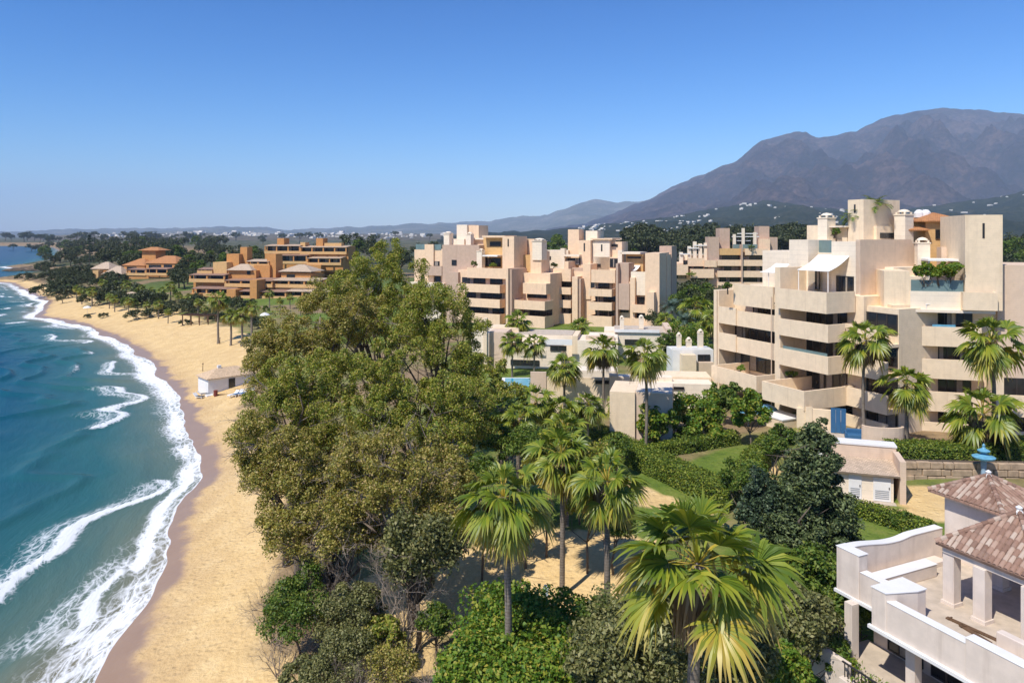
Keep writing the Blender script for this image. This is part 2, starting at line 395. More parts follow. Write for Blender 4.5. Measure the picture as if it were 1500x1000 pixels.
def hillmat(name, c0, c1, c2, sc):
    t = NT(name); p = t.pos()
    f = t.noise(sc, 6, .62, p); g = t.noise(sc*9, 5, .65, p)
    ff = t.math('ADD', t.math('MULTIPLY', f, .6), t.math('MULTIPLY', g, .4))
    t.color(t.ramp(ff, [(.34, c0), (.5, c1), (.66, c2)])); t.rough(1.); t.b.inputs['Specular IOR Level'].default_value = 0
    t.bump(t.noise(sc*11, 6, .7, p), .8, .16/sc); return t.m
m_rock = hillmat('mountain_rock', (.010,.016,.024), (.044,.036,.044), (.165,.110,.095), .0024)
m_far = hillmat('far_hill', (.05,.06,.035), (.10,.10,.06), (.30,.25,.18), .0022)
m_foot = hillmat('foothill', (.012,.022,.016), (.024,.036,.022), (.075,.072,.045), .006)
relief('far_hills', [(-150,339),(0,340),(60,337),(130,335),(180,333),(240,335),(300,332),(380,332),(420,336),(480,334),(560,331),(620,327),(680,325),(720,323),(760,318),(800,314),(830,305),(850,297),(878,292),(905,296),(960,294),(1010,305),(1080,325)], 13000, 8500, 15500, m_far, 11, 1500, 240, 60, .35, 6)
relief('mountain', [(800,335),(860,326),(900,312),(925,300),(950,292),(980,275),(1010,262),(1040,252),(1060,243),(1075,238),(1100,218),(1112,209),(1122,204),(1140,199),(1160,194),(1180,194),(1195,202),(1210,199),(1230,197),(1255,192),(1270,183),(1300,172),(1330,165),(1350,162),(1385,159),(1430,161),(1500,167),(1580,178),(1700,210),(1800,250)], 8600, 3600, 11500, m_rock, 23, 620, 520, 190, .27, 8, 1.0)
_, FOOT = relief('foothills', [(640,346),(720,340),(800,337),(850,333),(890,328),(940,323),(985,318),(1040,306),(1080,300),(1120,294),(1160,299),(1200,303),(1260,312),(1330,306),(1400,297),(1460,288),(1500,281),(1580,276),(1700,290)], 3600, 1500, 4300, m_foot, 37, 420, 260, 90, .5, 8, 1.2)
# ================================================================ HAZE
hz = MB().box(-24000, 24000, -13000, 28000, -14, 1750).build('haze', None); tag(hz, kind='stuff')
hm = bpy.data.materials.new('haze'); hm.use_nodes = True; hn_ = hm.node_tree
hn_.nodes.remove(hn_.nodes['Principled BSDF'])
pv = hn_.nodes.new('ShaderNodeVolumePrincipled'); pv.inputs['Color'].default_value = (.62,.78,1.,1); pv.inputs['Density'].default_value = 5.8e-5
pv.inputs['Anisotropy'].default_value = -.3
hn_.links.new(pv.outputs[0], hn_.nodes['Material Output'].inputs['Volume']); hz.data.materials.append(hm)
hz.display_type = 'WIRE'
# ================================================================ BUILDING MATERIALS
def stucco(name, c, dark=.9, course=.16, grime=.25):
    t = NT(name); o = t.obj(); p = t.pos()
    br = t.new('ShaderNodeTexBrick'); t.link(t.mapping(p, (1,1,1), (math.radians(90), 0, 0)), br.inputs['Vector'])
    sep = t.new('ShaderNodeSeparateXYZ'); t.link(p, sep.inputs[0])
    zz = t.math('FRACT', t.math('DIVIDE', sep.outputs[2], course))
    line = t.math('MULTIPLY', t.sm(.80, .92, zz), .16)
    t.n.remove(br)
    n = t.noise(1.6, 5, .65, p); st = t.noise(.9, 4, .6, t.mapping(p, (2.2, 2.2, .18)))
    lo = tuple(x*dark for x in c)
    col = t.mix(t.sm(.35, .65, n), lo, c)
    col = t.mix(t.math('MULTIPLY', t.sm(.52, .75, st), grime), col, tuple(x*k for x, k in zip(c, (.62,.58,.55))))
    col = t.mix(line, col, tuple(x*.5 for x in c))
    t.color(col); t.rough(.85); t.bump(t.noise(25, 3, .6, p), .15, .02); return t.m
M_CREAM = stucco('cream_tile_facing', (.84,.665,.455), .91, .16, .32)
M_PEACH = stucco('peach_tile_facing', (.85,.61,.40), .91, .2, .3)
M_WHITEC = stucco('pale_cream_stucco', (.85,.72,.55), .93, .5, .25)
M_PINK_SHADE = stucco('rosy_shade_facing', (.70,.53,.385), .92)  # dimmer light of the cream's side faces put into the colour; pink walls share it
M_ORANGE = stucco('orange_stucco', (.60,.29,.10), .85, .4, .3)
M_OCHRE = stucco('ochre_stucco', (.68,.42,.18), .88, .4, .3)
M_WHITE = plain('white_paint', (.76,.74,.70), .6, 1.2, .05, .1)
M_VILLA = stucco('villa_white_render', (.73,.62,.52), .90, 60., .45)
M_PAVE = plain('terrace_paving', (.52,.43,.33), .85, 2., .15, .1)
M_GLASS = plain('dark_window_glass', (.022,.024,.026), .09, .6, .5, 0, .55)
M_BALU = plain('green_tinted_balustrade_glass', (.16,.23,.22), .08, 1., .15, 0, .6)
M_FRAME = plain('dark_window_frame', (.05,.04,.035), .5)
M_WOOD = plain('brown_timber', (.13,.075,.04), .7, 4, .3, .2)
M_BLUE = plain('blue_paint', (.035,.12,.24), .5, 2, .12)
M_TURQ = plain('turquoise_paint', (.13,.34,.46), .5, 3, .2)
M_AWN = plain('white_canvas', (.84,.80,.72), .8, 2, .05)
M_GREY = plain('grey_metal', (.30,.31,.32), .45, 3, .15)
M_DARK = plain('dark_iron', (.03,.03,.032), .5, 3, .2)
M_STONE = plain('sandstone_block', (.40,.29,.19), .9, 2.2, .3, .4)
M_STONE2 = plain('stone_gap', (.10,.075,.05), 1.)
def tilemat(name, c, sc=1.):
    t = NT(name); o = t.obj(); p = t.pos()
    w1 = t.new('ShaderNodeTexBrick'); w1.inputs['Scale'].default_value = 3.2*sc; w1.inputs['Mortar Size'].default_value = .03; w1.inputs['Brick Width'].default_value = .75; w1.inputs['Row Height'].default_value = .55
    t.link(o, w1.inputs['Vector'])
    w1.inputs['Color1'].default_value = (*c, 1); w1.inputs['Color2'].default_value = (*[x*.72 for x in c], 1); w1.inputs['Mortar'].default_value = (*[x*.3 for x in c], 1)
    n = t.noise(.8, 5, .65, p)
    t.color(t.mix(t.math('MULTIPLY', t.sm(.45, .7, n), .45), w1.outputs['Color'], tuple(x*.6+.02 for x in c))); t.rough(.9)
    t.bump(w1.outputs['Fac'], -.5, .05); return t.m
M_TERRA = tilemat('orange_clay_tile', (.55,.25,.10))
M_BROWNT = tilemat('weathered_clay_tile', (.36,.22,.155))
M_PALET = tilemat('pale_clay_tile', (.62,.47,.33))
M_CURT = plain('pale_curtain', (.30,.26,.21), .8, 6, .25)
WR = random.Random(21)
class Bld:
    def __init__(s, name, px, Y, ang, zb, label, cat, group=None):
        s.o = (gx(px, Y), Y); s.a = math.radians(ang); s.U = (math.cos(s.a), math.sin(s.a)); s.V = (-s.U[1], s.U[0]); s.zb = zb
        s.root = empty(name, (s.o[0], s.o[1], zb), s.a, label, cat, group)
    def u(s, px, v=0.):
        k = (px-PX0)/F
        return (k*(s.o[1]+v*s.V[1])-s.o[0]-v*s.V[0])/(s.U[0]-k*s.U[1])
    def v(s, px, u=0.):
        k = (px-PX0)/F
        return (k*(s.o[1]+u*s.U[1])-s.o[0]-u*s.U[0])/(s.V[0]-k*s.V[1])
    def z(s, py, u=0., v=0.):
        return CZ-(py-PY0)/F*(s.o[1]+u*s.U[1]+v*s.V[1])
    def box(s, part, mat, u0, u1, v0, v1, z0, z1, parent=None, bevel=.0):
        m = MB(); m.box(u0, u1, v0, v1, z0, z1); return s.build(part, mat, m, parent, bevel)
    base = None
    def build(s, part, mat, m, parent=None, bevel=0, smooth=False):
        if s.base:      # a wing turned against its building: same root, vertices turned
            q = s.base
            m.v = [(s.o[0]+x*s.U[0]+y*s.V[0]-q.o[0], s.o[1]+x*s.U[1]+y*s.V[1]-q.o[1], z-q.zb) for x, y, z in m.v]
            m.v = [(x*q.U[0]+y*q.U[1], x*q.V[0]+y*q.V[1], z) for x, y, z in m.v]
        else: m.v = [(x, y, z-s.zb) for x, y, z in m.v]
        return m.build(part, mat, parent or s.root, bevel, smooth)
    def wing(s, px, Y, ang):
        d = Bld.__new__(Bld); d.base = s; d.o = (gx(px, Y), Y); d.a = math.radians(ang); d.U = (math.cos(d.a), math.sin(d.a)); d.V = (-d.U[1], d.U[0]); d.zb = s.zb; d.root = s.root
        return d
    def balcony(s, mat, u0, u1, v, dep, z0, z1, left=True, right=True, th=.2, slab=.28):
        m = MB()
        m.box(u0, u1, v, v+th, z0, z1)
        m.box(u0, u1, v+th, v+dep, z0+.003, z0+slab)
        if left: m.box(u0, u0+th, v+th, v+dep, z0+slab, z1)
        if right: m.box(u1-th, u1, v+th, v+dep, z0+slab, z1)
        return s.build('balcony', mat, m, None, 0)
    def window(s, u0, u1, v, z0, z1, n=4, th=.06, glass=None):
        w = s.box('window', glass or M_GLASS, u0, u1, v-th, v+.02, z0, z1)
        m = MB(); k = .035
        for i in range(n+1):
            x = u0+(u1-u0)*i/n; m.box(max(u0, x-k), min(u1, x+k), v-th-.04, v-th-.002, z0+.06, z1-.06)
        m.box(u0, u1, v-th-.04, v-th-.002, z0, z0+.06); m.box(u0, u1, v-th-.04, v-th-.002, z1-.06, z1)
        s.build('window_frame', M_FRAME, m, w)
        if n >= 3 and glass is None:
            c = MB(); k_ = 0
            for i in range(n):
                if WR.random() < .28:
                    a, b_ = u0+(u1-u0)*i/n, u0+(u1-u0)*(i+1)/n; f_ = .35+.6*WR.random()
                    if WR.random() < .5: a = b_-(b_-a)*f_
                    else: b_ = a+(b_-a)*f_
                    c.box(a+.02, b_-.02, v-th-.006, v-th-.001, z0+.04, z1-.04); k_ += 1
            if k_: s.build('curtain', M_CURT, c, w)
        return w
    def sidewin(s, u, v0, v1, z0, z1):   # window in a wall that faces +u
        return s.box('window', M_GLASS, u-.02, u+.05, v0, v1, z0, z1)
    def chimney(s, u, v, z0, z1, w=.9, mat=None):
        m = MB(); h = w/2
        m.box(u-h, u+h, v-h, v+h, z0, z1-.45); m.box(u-h*1.12, u+h*1.12, v-h*1.12, v+h*1.12, z1-.45, z1-.33)
        for a in (-1, 1):
            for b in (-1, 1): m.box(u+a*h*.75-.08, u+a*h*.75+.08, v+b*h*.75-.08, v+b*h*.75+.08, z1-.33, z1-.12)
        m.lathe([(h*.95, -.12), (h*.85, 0), (h*.5, .12), (.02, .18)], 10, (u, v, z1))
        return s.build('chimney', mat or M_WHITEC, m)
    def hip(s, part, mat, u0, u1, v0, v1, z0, z1, over=.4, rl=.25, th=.12):
        m = MB(); u0 -= over; u1 += over; v0 -= over; v1 += over
        L, W = u1-u0, v1-v0; ins = min(L, W)/2
        if L >= W: a, b = (u0+ins*(1-0), (v0+v1)/2), (u1-ins, (v0+v1)/2)
        else: a, b = ((u0+u1)/2, v0+ins), ((u0+u1)/2, v1-ins)
        vs = [(u0,v0,z0),(u1,v0,z0),(u1,v1,z0),(u0,v1,z0),(u0,v0,z0+th),(u1,v0,z0+th),(u1,v1,z0+th),(u0,v1,z0+th),(a[0],a[1],z1),(b[0]+1e-3,b[1],z1)]
        fs = [(3,2,1,0),(0,1,5,4),(1,2,6,5),(2,3,7,6),(3,0,4,7)]
        if L >= W: fs += [(4,5,9,8),(5,6,9),(6,7,8,9),(7,4,8)]
        else: fs += [(4,5,8),(5,6,9,8),(6,7,9),(7,4,8,9)]
        m.add(vs, fs); return s.build(part, mat, m)
    def slopewall(s, part, mat, v0, v1, u0, u1, z0, zl, zr):  # wall along v with a sloping top
        m = MB(); m.add([(u0,v0,z0),(u1,v0,z0),(u1,v1,z0),(u0,v1,z0),(u0,v0,zl),(u1,v0,zl),(u1,v1,zr),(u0,v1,zr)],
            [(3,2,1,0),(4,5,6,7),(0,1,5,4),(1,2,6,5),(2,3,7,6),(3,0,4,7)]); return s.build(part, mat, m)
    def awning(s, u0, u1, v0, v1, zb, zf, mat=None, part='awning'):
        m = MB(); n = 6; vs = []
        for k in range(n+1):
            t = k/n; vv = v0+(v1-v0)*t; zz = zf+(zb-zf)*t-.18*math.sin(math.pi*t)
            vs += [(u0, vv, zz), (u1, vv, zz), (u0, vv, zz+.05), (u1, vv, zz+.05)]
        fs = []
        for k in range(n):
            a = 4*k; fs += [(a,a+4,a+5,a+1),(a+2,a+3,a+7,a+6),(a,a+2,a+6,a+4),(a+1,a+5,a+7,a+3)]
        fs += [(0,1,3,2),(4*n,4*n+2,4*n+3,4*n+1)]
        m.add(vs, fs); return s.build(part, mat or M_AWN, m)
# ================================================================ NEAREST APARTMENT BUILDING (right)
b = Bld('apartment_building', 1047, 84, -65.7, 6.6, 'large cream tiled apartment block with stepped terraces, tall slab tower and orange roofed pavilion', 'apartment building', 'beach apartment buildings')
LV = [10.6, 13.6, 16.6, 19.6]
uA1 = b.u(1136); uA0 = 0.
b.box('wall', M_CREAM, .5, uA1+9, 2.2, 13, 6.6, 19.2)                       # body of both left wings
b.box('end_wall', M_CREAM, 0, .9, -.15, 9, 6.6, b.z(424))                    # fin that closes the left end
for i, zt_ in enumerate(LV):
    ub = b.u(1078) if i == 3 else .9
    if i == 0:
        b.balcony(M_CREAM, b.u(1042,-3.2), b.u(1108,-3.2), -3.2, 5.3, zt_-1.75, zt_)
    else:
        b.balcony(M_CREAM, ub, uA1-.02, -.05 if i < 3 else -.35, 2.2, zt_-(2.35 if i == 3 else 1.72), zt_, i == 3, False)
        if i < 3:   # lower left half steps forward a little, as built
            b.box('parapet_step', M_CREAM, .9, b.u(1080), -.22, -.07, zt_-1.70, zt_+.22)
    if i < 3: b.window(1.1 if i != 2 else b.u(1082), uA1-.1, 2.16, zt_-.9, zt_+1.1, 7)
b.window(1.2, uA1-.2, 2.16, 6.9, 8.7, 5)
uP0, uP1 = b.u(1135, -1.2), b.u(1143, -1.2)
b.box('pillar', M_CREAM, uP0, uP1, -1.2, 4.5, 6.6, b.z(391, uP0, -1.2))      # tall fin between the two wings
uB0, uB1 = uP1+.002, b.u(1213, -1.5)
vB = b.v(1255, uB1); vB2 = b.v(1238, uB1)
for i, zt_ in enumerate(LV):
    if i == 0: b.balcony(M_CREAM, b.u(1116, -4.4), b.u(1178, -4.4), -4.4, 6.6, zt_-1.8, zt_)
    else: b.balcony(M_CREAM, uB0, uB1, -1.5 if i < 3 else -1.7, (vB2 if i < 3 else vB)+1.5, zt_-(1.68 if i < 3 else 1.95), zt_+(0 if i<3 else .05), False, True)
    if i < 3:
        b.window(uB0+.3, uB1-1.0, 2.16, zt_-1.2, zt_+1.15, 6)
        m = MB(); m.box(uB0+.5, uB1-.25, -1.35, -1.32, zt_, zt_+.28); b.build('balustrade', M_BALU, m) if i == 1 else None
b.window(uB0+.3, uB1-.4, 2.16, 6.9, 8.7, 5)
# section between the mid wing and the patterned fin
uC0, uC1, vC = uB1-.6, b.u(1299, vB2+.3), vB2+.3
b.box('wall', M_CREAM, uB1-1.2, uC1-.02, vC+1.6, vC+9, 6.6, 18.3)
for i, zt_ in enumerate(LV[:3]):
    b.balcony(M_CREAM, uC0, uC1, vC, 1.6, zt_-1.75, zt_, True, False)
    b.window(uC0+.5, uC1-.1, vC+1.56, zt_-.6, zt_+1.2, 4)
b.balcony(M_CREAM, uC0, uC1, vC, 1.6, 6.7, 8.0, False, False)
b.window(uC0+.5, uC1-.1, vC+1.56, 7.2, 8.8, 4)
# penthouse over the left and mid wings
vt = 3.4
b.box('penthouse_wall', M_WHITEC, b.u(1117,vt), b.u(1158,vt), vt, vt+4, 19.2, b.z(367, b.u(1130,vt), vt))
b.box('penthouse_wall', M_WHITEC, b.u(1156,vt-1), b.u(1184,vt-1), vt-1, vt+6, 19.2, b.z(351, b.u(1165,vt), vt))
b.box('penthouse_wall', M_WHITEC, b.u(1184,vt+.4), b.u(1222,vt+.4), vt+.4, vt+7, 19.2, b.z(370, b.u(1200,vt), vt))
b.box('balustrade', M_BALU, b.u(1184,vt+.5), b.u(1218,vt+.5), vt+.5, vt+.54, b.z(370, b.u(1200,vt), vt), b.z(352, b.u(1200,vt), vt))
uq0, uq1 = b.u(1218, vt-.4), b.u(1260, vt-.4)
b.box('penthouse_wall', M_WHITEC, uq0, uq1, vt-.4, vt+6, 19.2, b.z(354, uq1, vt))
b.window(b.u(1180,vt), b.u(1201,vt), vt-.02, 19.4, 21.4, 3)
b.window(b.u(1225,vt-.5), b.u(1250,vt-.5), vt-.42, 19.4, 21.0, 3)
b.awning(b.u(1170,.4), b.u(1216,.4), .2, vt-.3, 23.0, 21.5)
b.awning(b.u(1113,.6), b.u(1134,.6), .6, 2.9, 21.9, 21.0)
for px in (1171, 1214):
    m = MB(); m.tube([(b.u(px,.4), .3, 19.0), (b.u(px,.4), .3, 21.5)], [.05,.05], 6); b.build('awning_post', M_AWN, m)
m = MB(); m.tube([(b.u(1127,1.), .9, 18.5), (b.u(1127,1.), .9, 21.2)], [.05,.05], 6); b.build('awning_post', M_AWN, m)
# side wall, cream darkened to rosy for its grazing light, with its sloping end
uw = uq1
vw0, vw1 = vt-.4, b.v(1334, uw)
b.box('side_wall', M_PINK_SHADE, uw-.5, uw+.02, vw0, vw1, 19.3, b.z(351, uw, vw0))
b.slopewall('buttress', M_PINK_SHADE, vw1, vw1+1.6, uw-.5, uw+.02, 19.3, b.z(351, uw, vw0), 22.5)
b.box('penthouse_wall', M_WHITEC, uw+.02, b.u(1309, vt+3.0), vt+3, vt+8, 19.3, 21.9)
b.window(b.u(1282,vt+3), b.u(1308,vt+3)-.1, vt+2.98, 19.9, 21.6, 1, glass=M_BALU)
# slab tower on the roof, chimneys, upper rooms
vs_ = 7.0; u0, u1 = b.u(1242, vs_), b.u(1265, vs_)
v9 = b.v(1318, u1)
b.box('tower', M_CREAM, u0, u1, vs_, v9, 20, b.z(293, u0, vs_))
m = MB(); m.box((u0*.55+u1*.45)-.1, (u0*.55+u1*.45)+.1, vs_-.03, vs_+.01, b.z(312, u0, vs_), b.z(300, u0, vs_)); b.build('slot_window', M_DARK, m)
v2 = 6.2
b.box('upper_room', M_CREAM, b.u(1182,v2), b.u(1199,v2), v2, v2+4, 20, b.z(330, b.u(1190,v2), v2))
b.chimney((b.u(1197,v2)+b.u(1213,v2))/2, v2+.6, 20, b.z(314, b.u(1205,v2), v2), 1.25)
b.box('upper_room', M_CREAM, b.u(1212,v2+1), b.u(1241,v2+1), v2+1, v2+5, 20, b.z(333, b.u(1225,v2), v2))
b.window(b.u(1214,v2+1), b.u(1226,v2+1), v2+.98, b.z(349, b.u(1225,v2), v2), b.z(341, b.u(1225,v2), v2), 2)
b.box('roof_slab', M_WHITEC, b.u(1208,v2+.6), b.u(1242,v2+.6), v2+.3, v2+5, b.z(333, b.u(1225,v2), v2), b.z(331, b.u(1225,v2), v2))
ur = uw-2.6; va, vb = b.v(1284, ur), b.v(1322, ur)
b.box('upper_room', M_CREAM, ur-3, ur, va, vb, 20, b.z(331, ur, va)); b.sidewin(ur, va+.5, vb-1.2, b.z(349, ur, va), b.z(341, ur, va))
vc = b.v(1324, uw-1.6); b.chimney(uw-1.6, vc, 20, b.z(309, uw-1.6, vc), 1.25)
# right wing, turned towards the camera
d = b.wing(1332, 66.7, -15)
# the fin with its perforated pattern
uF1 = 0.; uF0 = d.u(1307)
finz = d.z(446)
m = MB(); p0 = (gx(1298, 67.6), 67.6); 
def dl(X, Y): x, y = X-d.o[0], Y-d.o[1]; return (x*d.U[0]+y*d.U[1], x*d.V[0]+y*d.V[1])
q0, q1, q2 = dl(gx(1298,67.4), 67.4), dl(gx(1308,66.0), 66.0), dl(gx(1333,66.6), 66.6)
q3 = (q2[0]-.3, q2[1]+3.); q4 = (q0[0]+.3, q0[1]+3.5)
m.prism([q0, q1, q2, q3, q4], 6.6, finz); fin = d.build('patterned_fin', M_CREAM, m)
m = MB(); ex = ((q2[0]-q1[0]), (q2[1]-q1[1])); L = math.hypot(*ex); ex = (ex[0]/L, ex[1]/L); nx = (ex[1], -ex[0])
rr = random.Random(3)
for r in range(11):
    for c_ in range(6):
        s0 = L*(.24+.105*c_); zz = d.z(456)-r*.19
        if rr.random() < .62-.02*r*(c_ < 3): 
            P = (q1[0]+ex[0]*s0, q1[1]+ex[1]*s0)
            m.prism([(P[0]+nx[0]*.02, P[1]+nx[1]*.02), (P[0]+ex[0]*.125+nx[0]*.02, P[1]+ex[1]*.125+nx[1]*.02), (P[0]+ex[0]*.125-nx[0]*.05, P[1]+ex[1]*.125-nx[1]*.05), (P[0]-nx[0]*.05, P[1]-nx[1]*.05)], zz-.14, zz)
d.build('perforations', M_STONE2, m, fin)
uD0, uD1 = .05, d.u(1438)
uT0, uT1 = d.u(1413), d.u(1468)
d.box('wall', M_CREAM, uD0, uT1+8, 1.5, 12, 6.6, 18.3)
for i, zt_ in enumerate([7.75, 10.6, 13.6, 16.6]):
    d.balcony(M_CREAM, uD0, uD1 if i < 3 else uD1, 0, 1.5, (6.6 if i == 0 else zt_-1.8), zt_, False, True)
    if i == 3:
        d.window(uD0+.1, d.u(1363), 1.46, zt_-.8, zt_+1.25, 2); d.window(d.u(1371), d.u(1401), 1.46, zt_-.8, zt_+1.25, 3); d.window(d.u(1408), uD1-.3, 1.46, zt_-.8, zt_+1.25, 2)
        d.box('balustrade', M_TURQ, d.u(1366), d.u(1400), .05, .1, zt_-.02, zt_+.2)
    else: d.window(uD0+.1, uD1-.4, 1.46, zt_-.6, zt_+1.2, 8)
d.box('roof_slab', M_WHITEC, uD0-2.6, uT0+2.3, -.55, 3, 17.95, 18.2)
d.box('parapet', M_WHITEC, uD0, uT0-.05, -.1, .15, 18.2, 19.85)
d.box('wall', M_CREAM, uD0-2.2, uD0, 0, 4, 18.2, d.z(397))
d.box('penthouse_wall', M_WHITEC, uD0-.3, uT0, 3.6, 9, 18.2, 21.0)
d.window(d.u(1345,3.6), d.u(1405,3.6), 3.55, 18.5, 20.6, 5)
d.box('balustrade', M_BALU, uD0+.1, uT0-.1, 0, .04, 19.85, 20.9)
d.chimney(d.u(1351, 4.6), 4.6, 19, d.z(350, 0, 4.6), 1.1)
d.box('sun_canopy', M_AWN, d.u(1357,2.2), d.u(1410,2.2), 1.6, 4.4, d.z(382, 2, 2.2), d.z(379, 2, 2.2))
for px in (1359, 1408):
    m = MB(); m.tube([(d.u(px,2.2), 1.8, 18.2), (d.u(px,2.2), 1.8, d.z(381, 2, 2.2))], [.05,.05], 6); d.build('canopy_post', M_AWN, m)
d.box('upper_wall', M_PINK_SHADE, d.u(1379,5), d.u(1397,5), 5, 6.5, 20.9, d.z(362, 2, 5))
d.box('tower', M_CREAM, uT0, uT1, -.12, 7, 18.21, d.z(315, uT0))
m = MB(); um = d.u(1440); m.box(um-.09, um+.09, -.15, -.1, d.z(349, uT0), d.z(327, uT0)); d.build('slot_window', M_DARK, m)
d.balcony(M_CREAM, uT0-.35, uT1-.6, -.75, .63, 18.25, d.z(428, uT0, -.7), True, True)
# orange pavilion on the roof
v6 = 8.5
d.box('pavilion_wall', M_OCHRE, d.u(1356,v6), d.u(1402,v6), v6, v6+6, 19.5, d.z(324, 2, v6))
d.window(d.u(1370,v6), d.u(1389,v6), v6-.02, d.z(350, 2, v6), d.z(336, 2, v6), 2)
d.hip('pavilion_roof', M_TERRA, d.u(1342,v6), d.u(1411,v6), v6-.2, v6+6, d.z(325, 2, v6), d.z(312, 2, v6+3), .3)
d.hip('lower_roof', M_TERRA, d.u(1330,v6), d.u(1354,v6), v6-.6, v6+3, d.z(338, 2, v6), d.z(331, 2, v6), .3)
for px in (1347, 1357): 
    m = MB(); m.lathe([(.5,0),(.5,.5),(.25,.8),(.02,.85)], 10, (d.u(px,v6+2), v6+2.2, d.z(318,2,v6))); d.build('roof_vent', M_WHITE, m)
# lower right wing that runs out of the picture
u5 = uT1+.05
d.box('wall', M_PINK_SHADE, u5, u5+9, 1.2, 9, 6.6, d.z(388, u5, 1.2))
for i, zt_ in enumerate([7.6, 10.8, 13.0]):
    if i < 2: d.balcony(M_CREAM, u5-.3, u5+9, -.9, 2.1, zt_-1.9 if i else 6.6, zt_, True, True); 
    if i < 2: d.window(u5+.2, u5+8, 1.16, zt_-.6, zt_+1.2, 6)
d.box('pilaster', M_CREAM, d.u(1458,-1.2), d.u(1470,-1.2), -1.3, 1., 6.6, d.z(540, u5, -1))
for px_, v_ in ((1130, -.45), (1050, -.25)):
    m = MB(); uu = b.u(px_, v_); m.tube([(uu, v_, 6.8), (uu, v_, 18.6)], [.05, .05], 6); b.build('drain_pipe', M_PINK_SHADE, m)
# terrace furniture stays its own; garden walls in front of the block
g = Bld('terrace_wall', 1113, 70, -65.7, 6.2, 'pale walled planter terrace with white coping below the cream block, beside the blue parasol', 'terrace')
g.box('wall', M_CREAM, 0, g.u(1146), 0, 2.6, 5.2, g.z(606)); 
g.box('coping', M_WHITE, -.06, g.u(1146)+.06, -.06, 2.66, g.z(606)+.002, g.z(606)+.1)
M_SIDE_SHADE = stucco('side_shade_facing', (.55,.39,.285), .9, .2, .3)  # darkened facing: shade of fins, side walls and towers painted into its colour
# ================================================================ MIDDLE APARTMENT BUILDING
def zpy(py, Y): return CZ-(py-PY0)/F*Y
def stack(b, mat, x0, x1, v, tops, zlow, back=3., gap=1.15, ret=True, nwin=5, first=True, deep=1.3):
    """balcony bands one above the other between two image columns, dark glass behind them"""
    u0, u1 = b.u(x0, v), b.u(x1, v)
    for i, z1 in enumerate(tops):
        low = tops[i+1] if i+1 < len(tops) else zlow
        z0 = low+gap
        b.balcony(mat, u0, u1, v, deep, z0, z1, True, True)
        b.window(u0+.25, u1-.25, v+deep-.03, low-.5, z0+.02, nwin) if low > zlow-.1 or True else None
    return u0, u1
m2 = Bld('apartment_building', 670, 149, -31, 5.4, 'cream terraced apartment building of five storeys with side walls coloured darker for shade, behind the palms', 'apartment building', 'beach apartment buildings')
T = [zpy(391.8,149), zpy(414.8,149), zpy(435.5,149), zpy(456.5,149)]
Z0 = 5.4
B = m2.box
# left wing with the broad side wall, its shade put into the colour
uL = m2.u(607, 4)
B('wall', M_PEACH, m2.u(607,5), m2.u(649,5), 5, 14, Z0, m2.z(366,-8,5))
B('pier', M_PEACH, m2.u(622,4.6), m2.u(635,4.6), 4.6, 5.2, Z0+4, m2.z(358,-8,5))
B('balustrade', M_BALU, m2.u(609,5), m2.u(622,5), 5.0, 5.1, m2.z(366,-8,5), m2.z(358,-8,5)); B('balustrade', M_BALU, m2.u(636,5), m2.u(646,5), 5., 5.1, m2.z(367,-8,5), m2.z(358,-8,5))
m2.balcony(M_SIDE_SHADE, m2.u(622,3.4), m2.u(647,3.4), 3.4, 1.6, m2.z(404,-6,3.4), m2.z(390,-6,3.4))
m2.window(m2.u(624,5), m2.u(644,5), 4.96, m2.z(390,-6,5), m2.z(383,-6,5), 3)
m2.window(m2.u(617,5), m2.u(646,5), 4.96, m2.z(413,-6,5), m2.z(405,-6,5), 4)
B('wall', M_WHITEC, m2.u(600,3), m2.u(650,3), 3, 4.9, Z0, m2.z(415,-6,3))
B('side_wall', M_SIDE_SHADE, m2.u(648,3.6), m2.u(702,3.6), 3.6, 12, Z0, m2.z(359,0,3.6))
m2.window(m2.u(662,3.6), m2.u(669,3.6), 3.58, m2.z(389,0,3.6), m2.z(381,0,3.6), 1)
B('pier', M_SIDE_SHADE, m2.u(654,1.5), m2.u(671,1.5), 1.5, 3.5, Z0, m2.z(399,0,1.5))
# main left balconies
T1 = T[:]
stack(m2, M_PEACH, 671, 732, 0, T1[1:], Z0+.5, gap=1.25, nwin=7, deep=2.2)
B('wall', M_PEACH, m2.u(671,2.2), m2.u(734,2.2)+3, 2.25, 9, Z0, T[0]-.6)
m2.balcony(M_PEACH, m2.u(684,1.2), m2.u(742,1.2), 1.2, 2.5, T[1]+1.15, T[0])
m2.window(m2.u(676,1.9), m2.u(710,1.9), 2.2, T[1]-.4, T[1]+1.15, 4); m2.window(m2.u(717,1.9), m2.u(735,1.9), 2.2, T[1]-.4, T[1]+1.15, 2)
uf = m2.u(741, -.2)
B('fin', M_PEACH, uf, uf+.5, -.2, 6.5, Z0, m2.z(393, uf, -.2)); B('fin', M_SIDE_SHADE, uf+.505, uf+1.0, .4, 6.5, Z0, m2.z(393, uf, 0)-.2)  # second slab carries the fin's shaded face as a darker colour
ut = m2.u(736, 3.2)
B('tower', M_PEACH, ut, m2.u(753,3.2), 3.2, 8.5, Z0, m2.z(346, ut, 3.2))
m = MB(); uu = m2.u(744.5,3.2); m.box(uu-.15, uu+.15, 3.15, 3.25, m2.z(361,ut,3.2), m2.z(350,ut,3.2)); m2.build('slot_window', M_DARK, m)
B('roof_slab', M_PEACH, m2.u(706,4), ut, 4, 9, m2.z(348,ut,4), m2.z(345,ut,4))
B('upper_room', M_OCHRE, m2.u(708,5.5), ut, 5.5, 10, T[0]-.5, m2.z(348,ut,4)-.01)
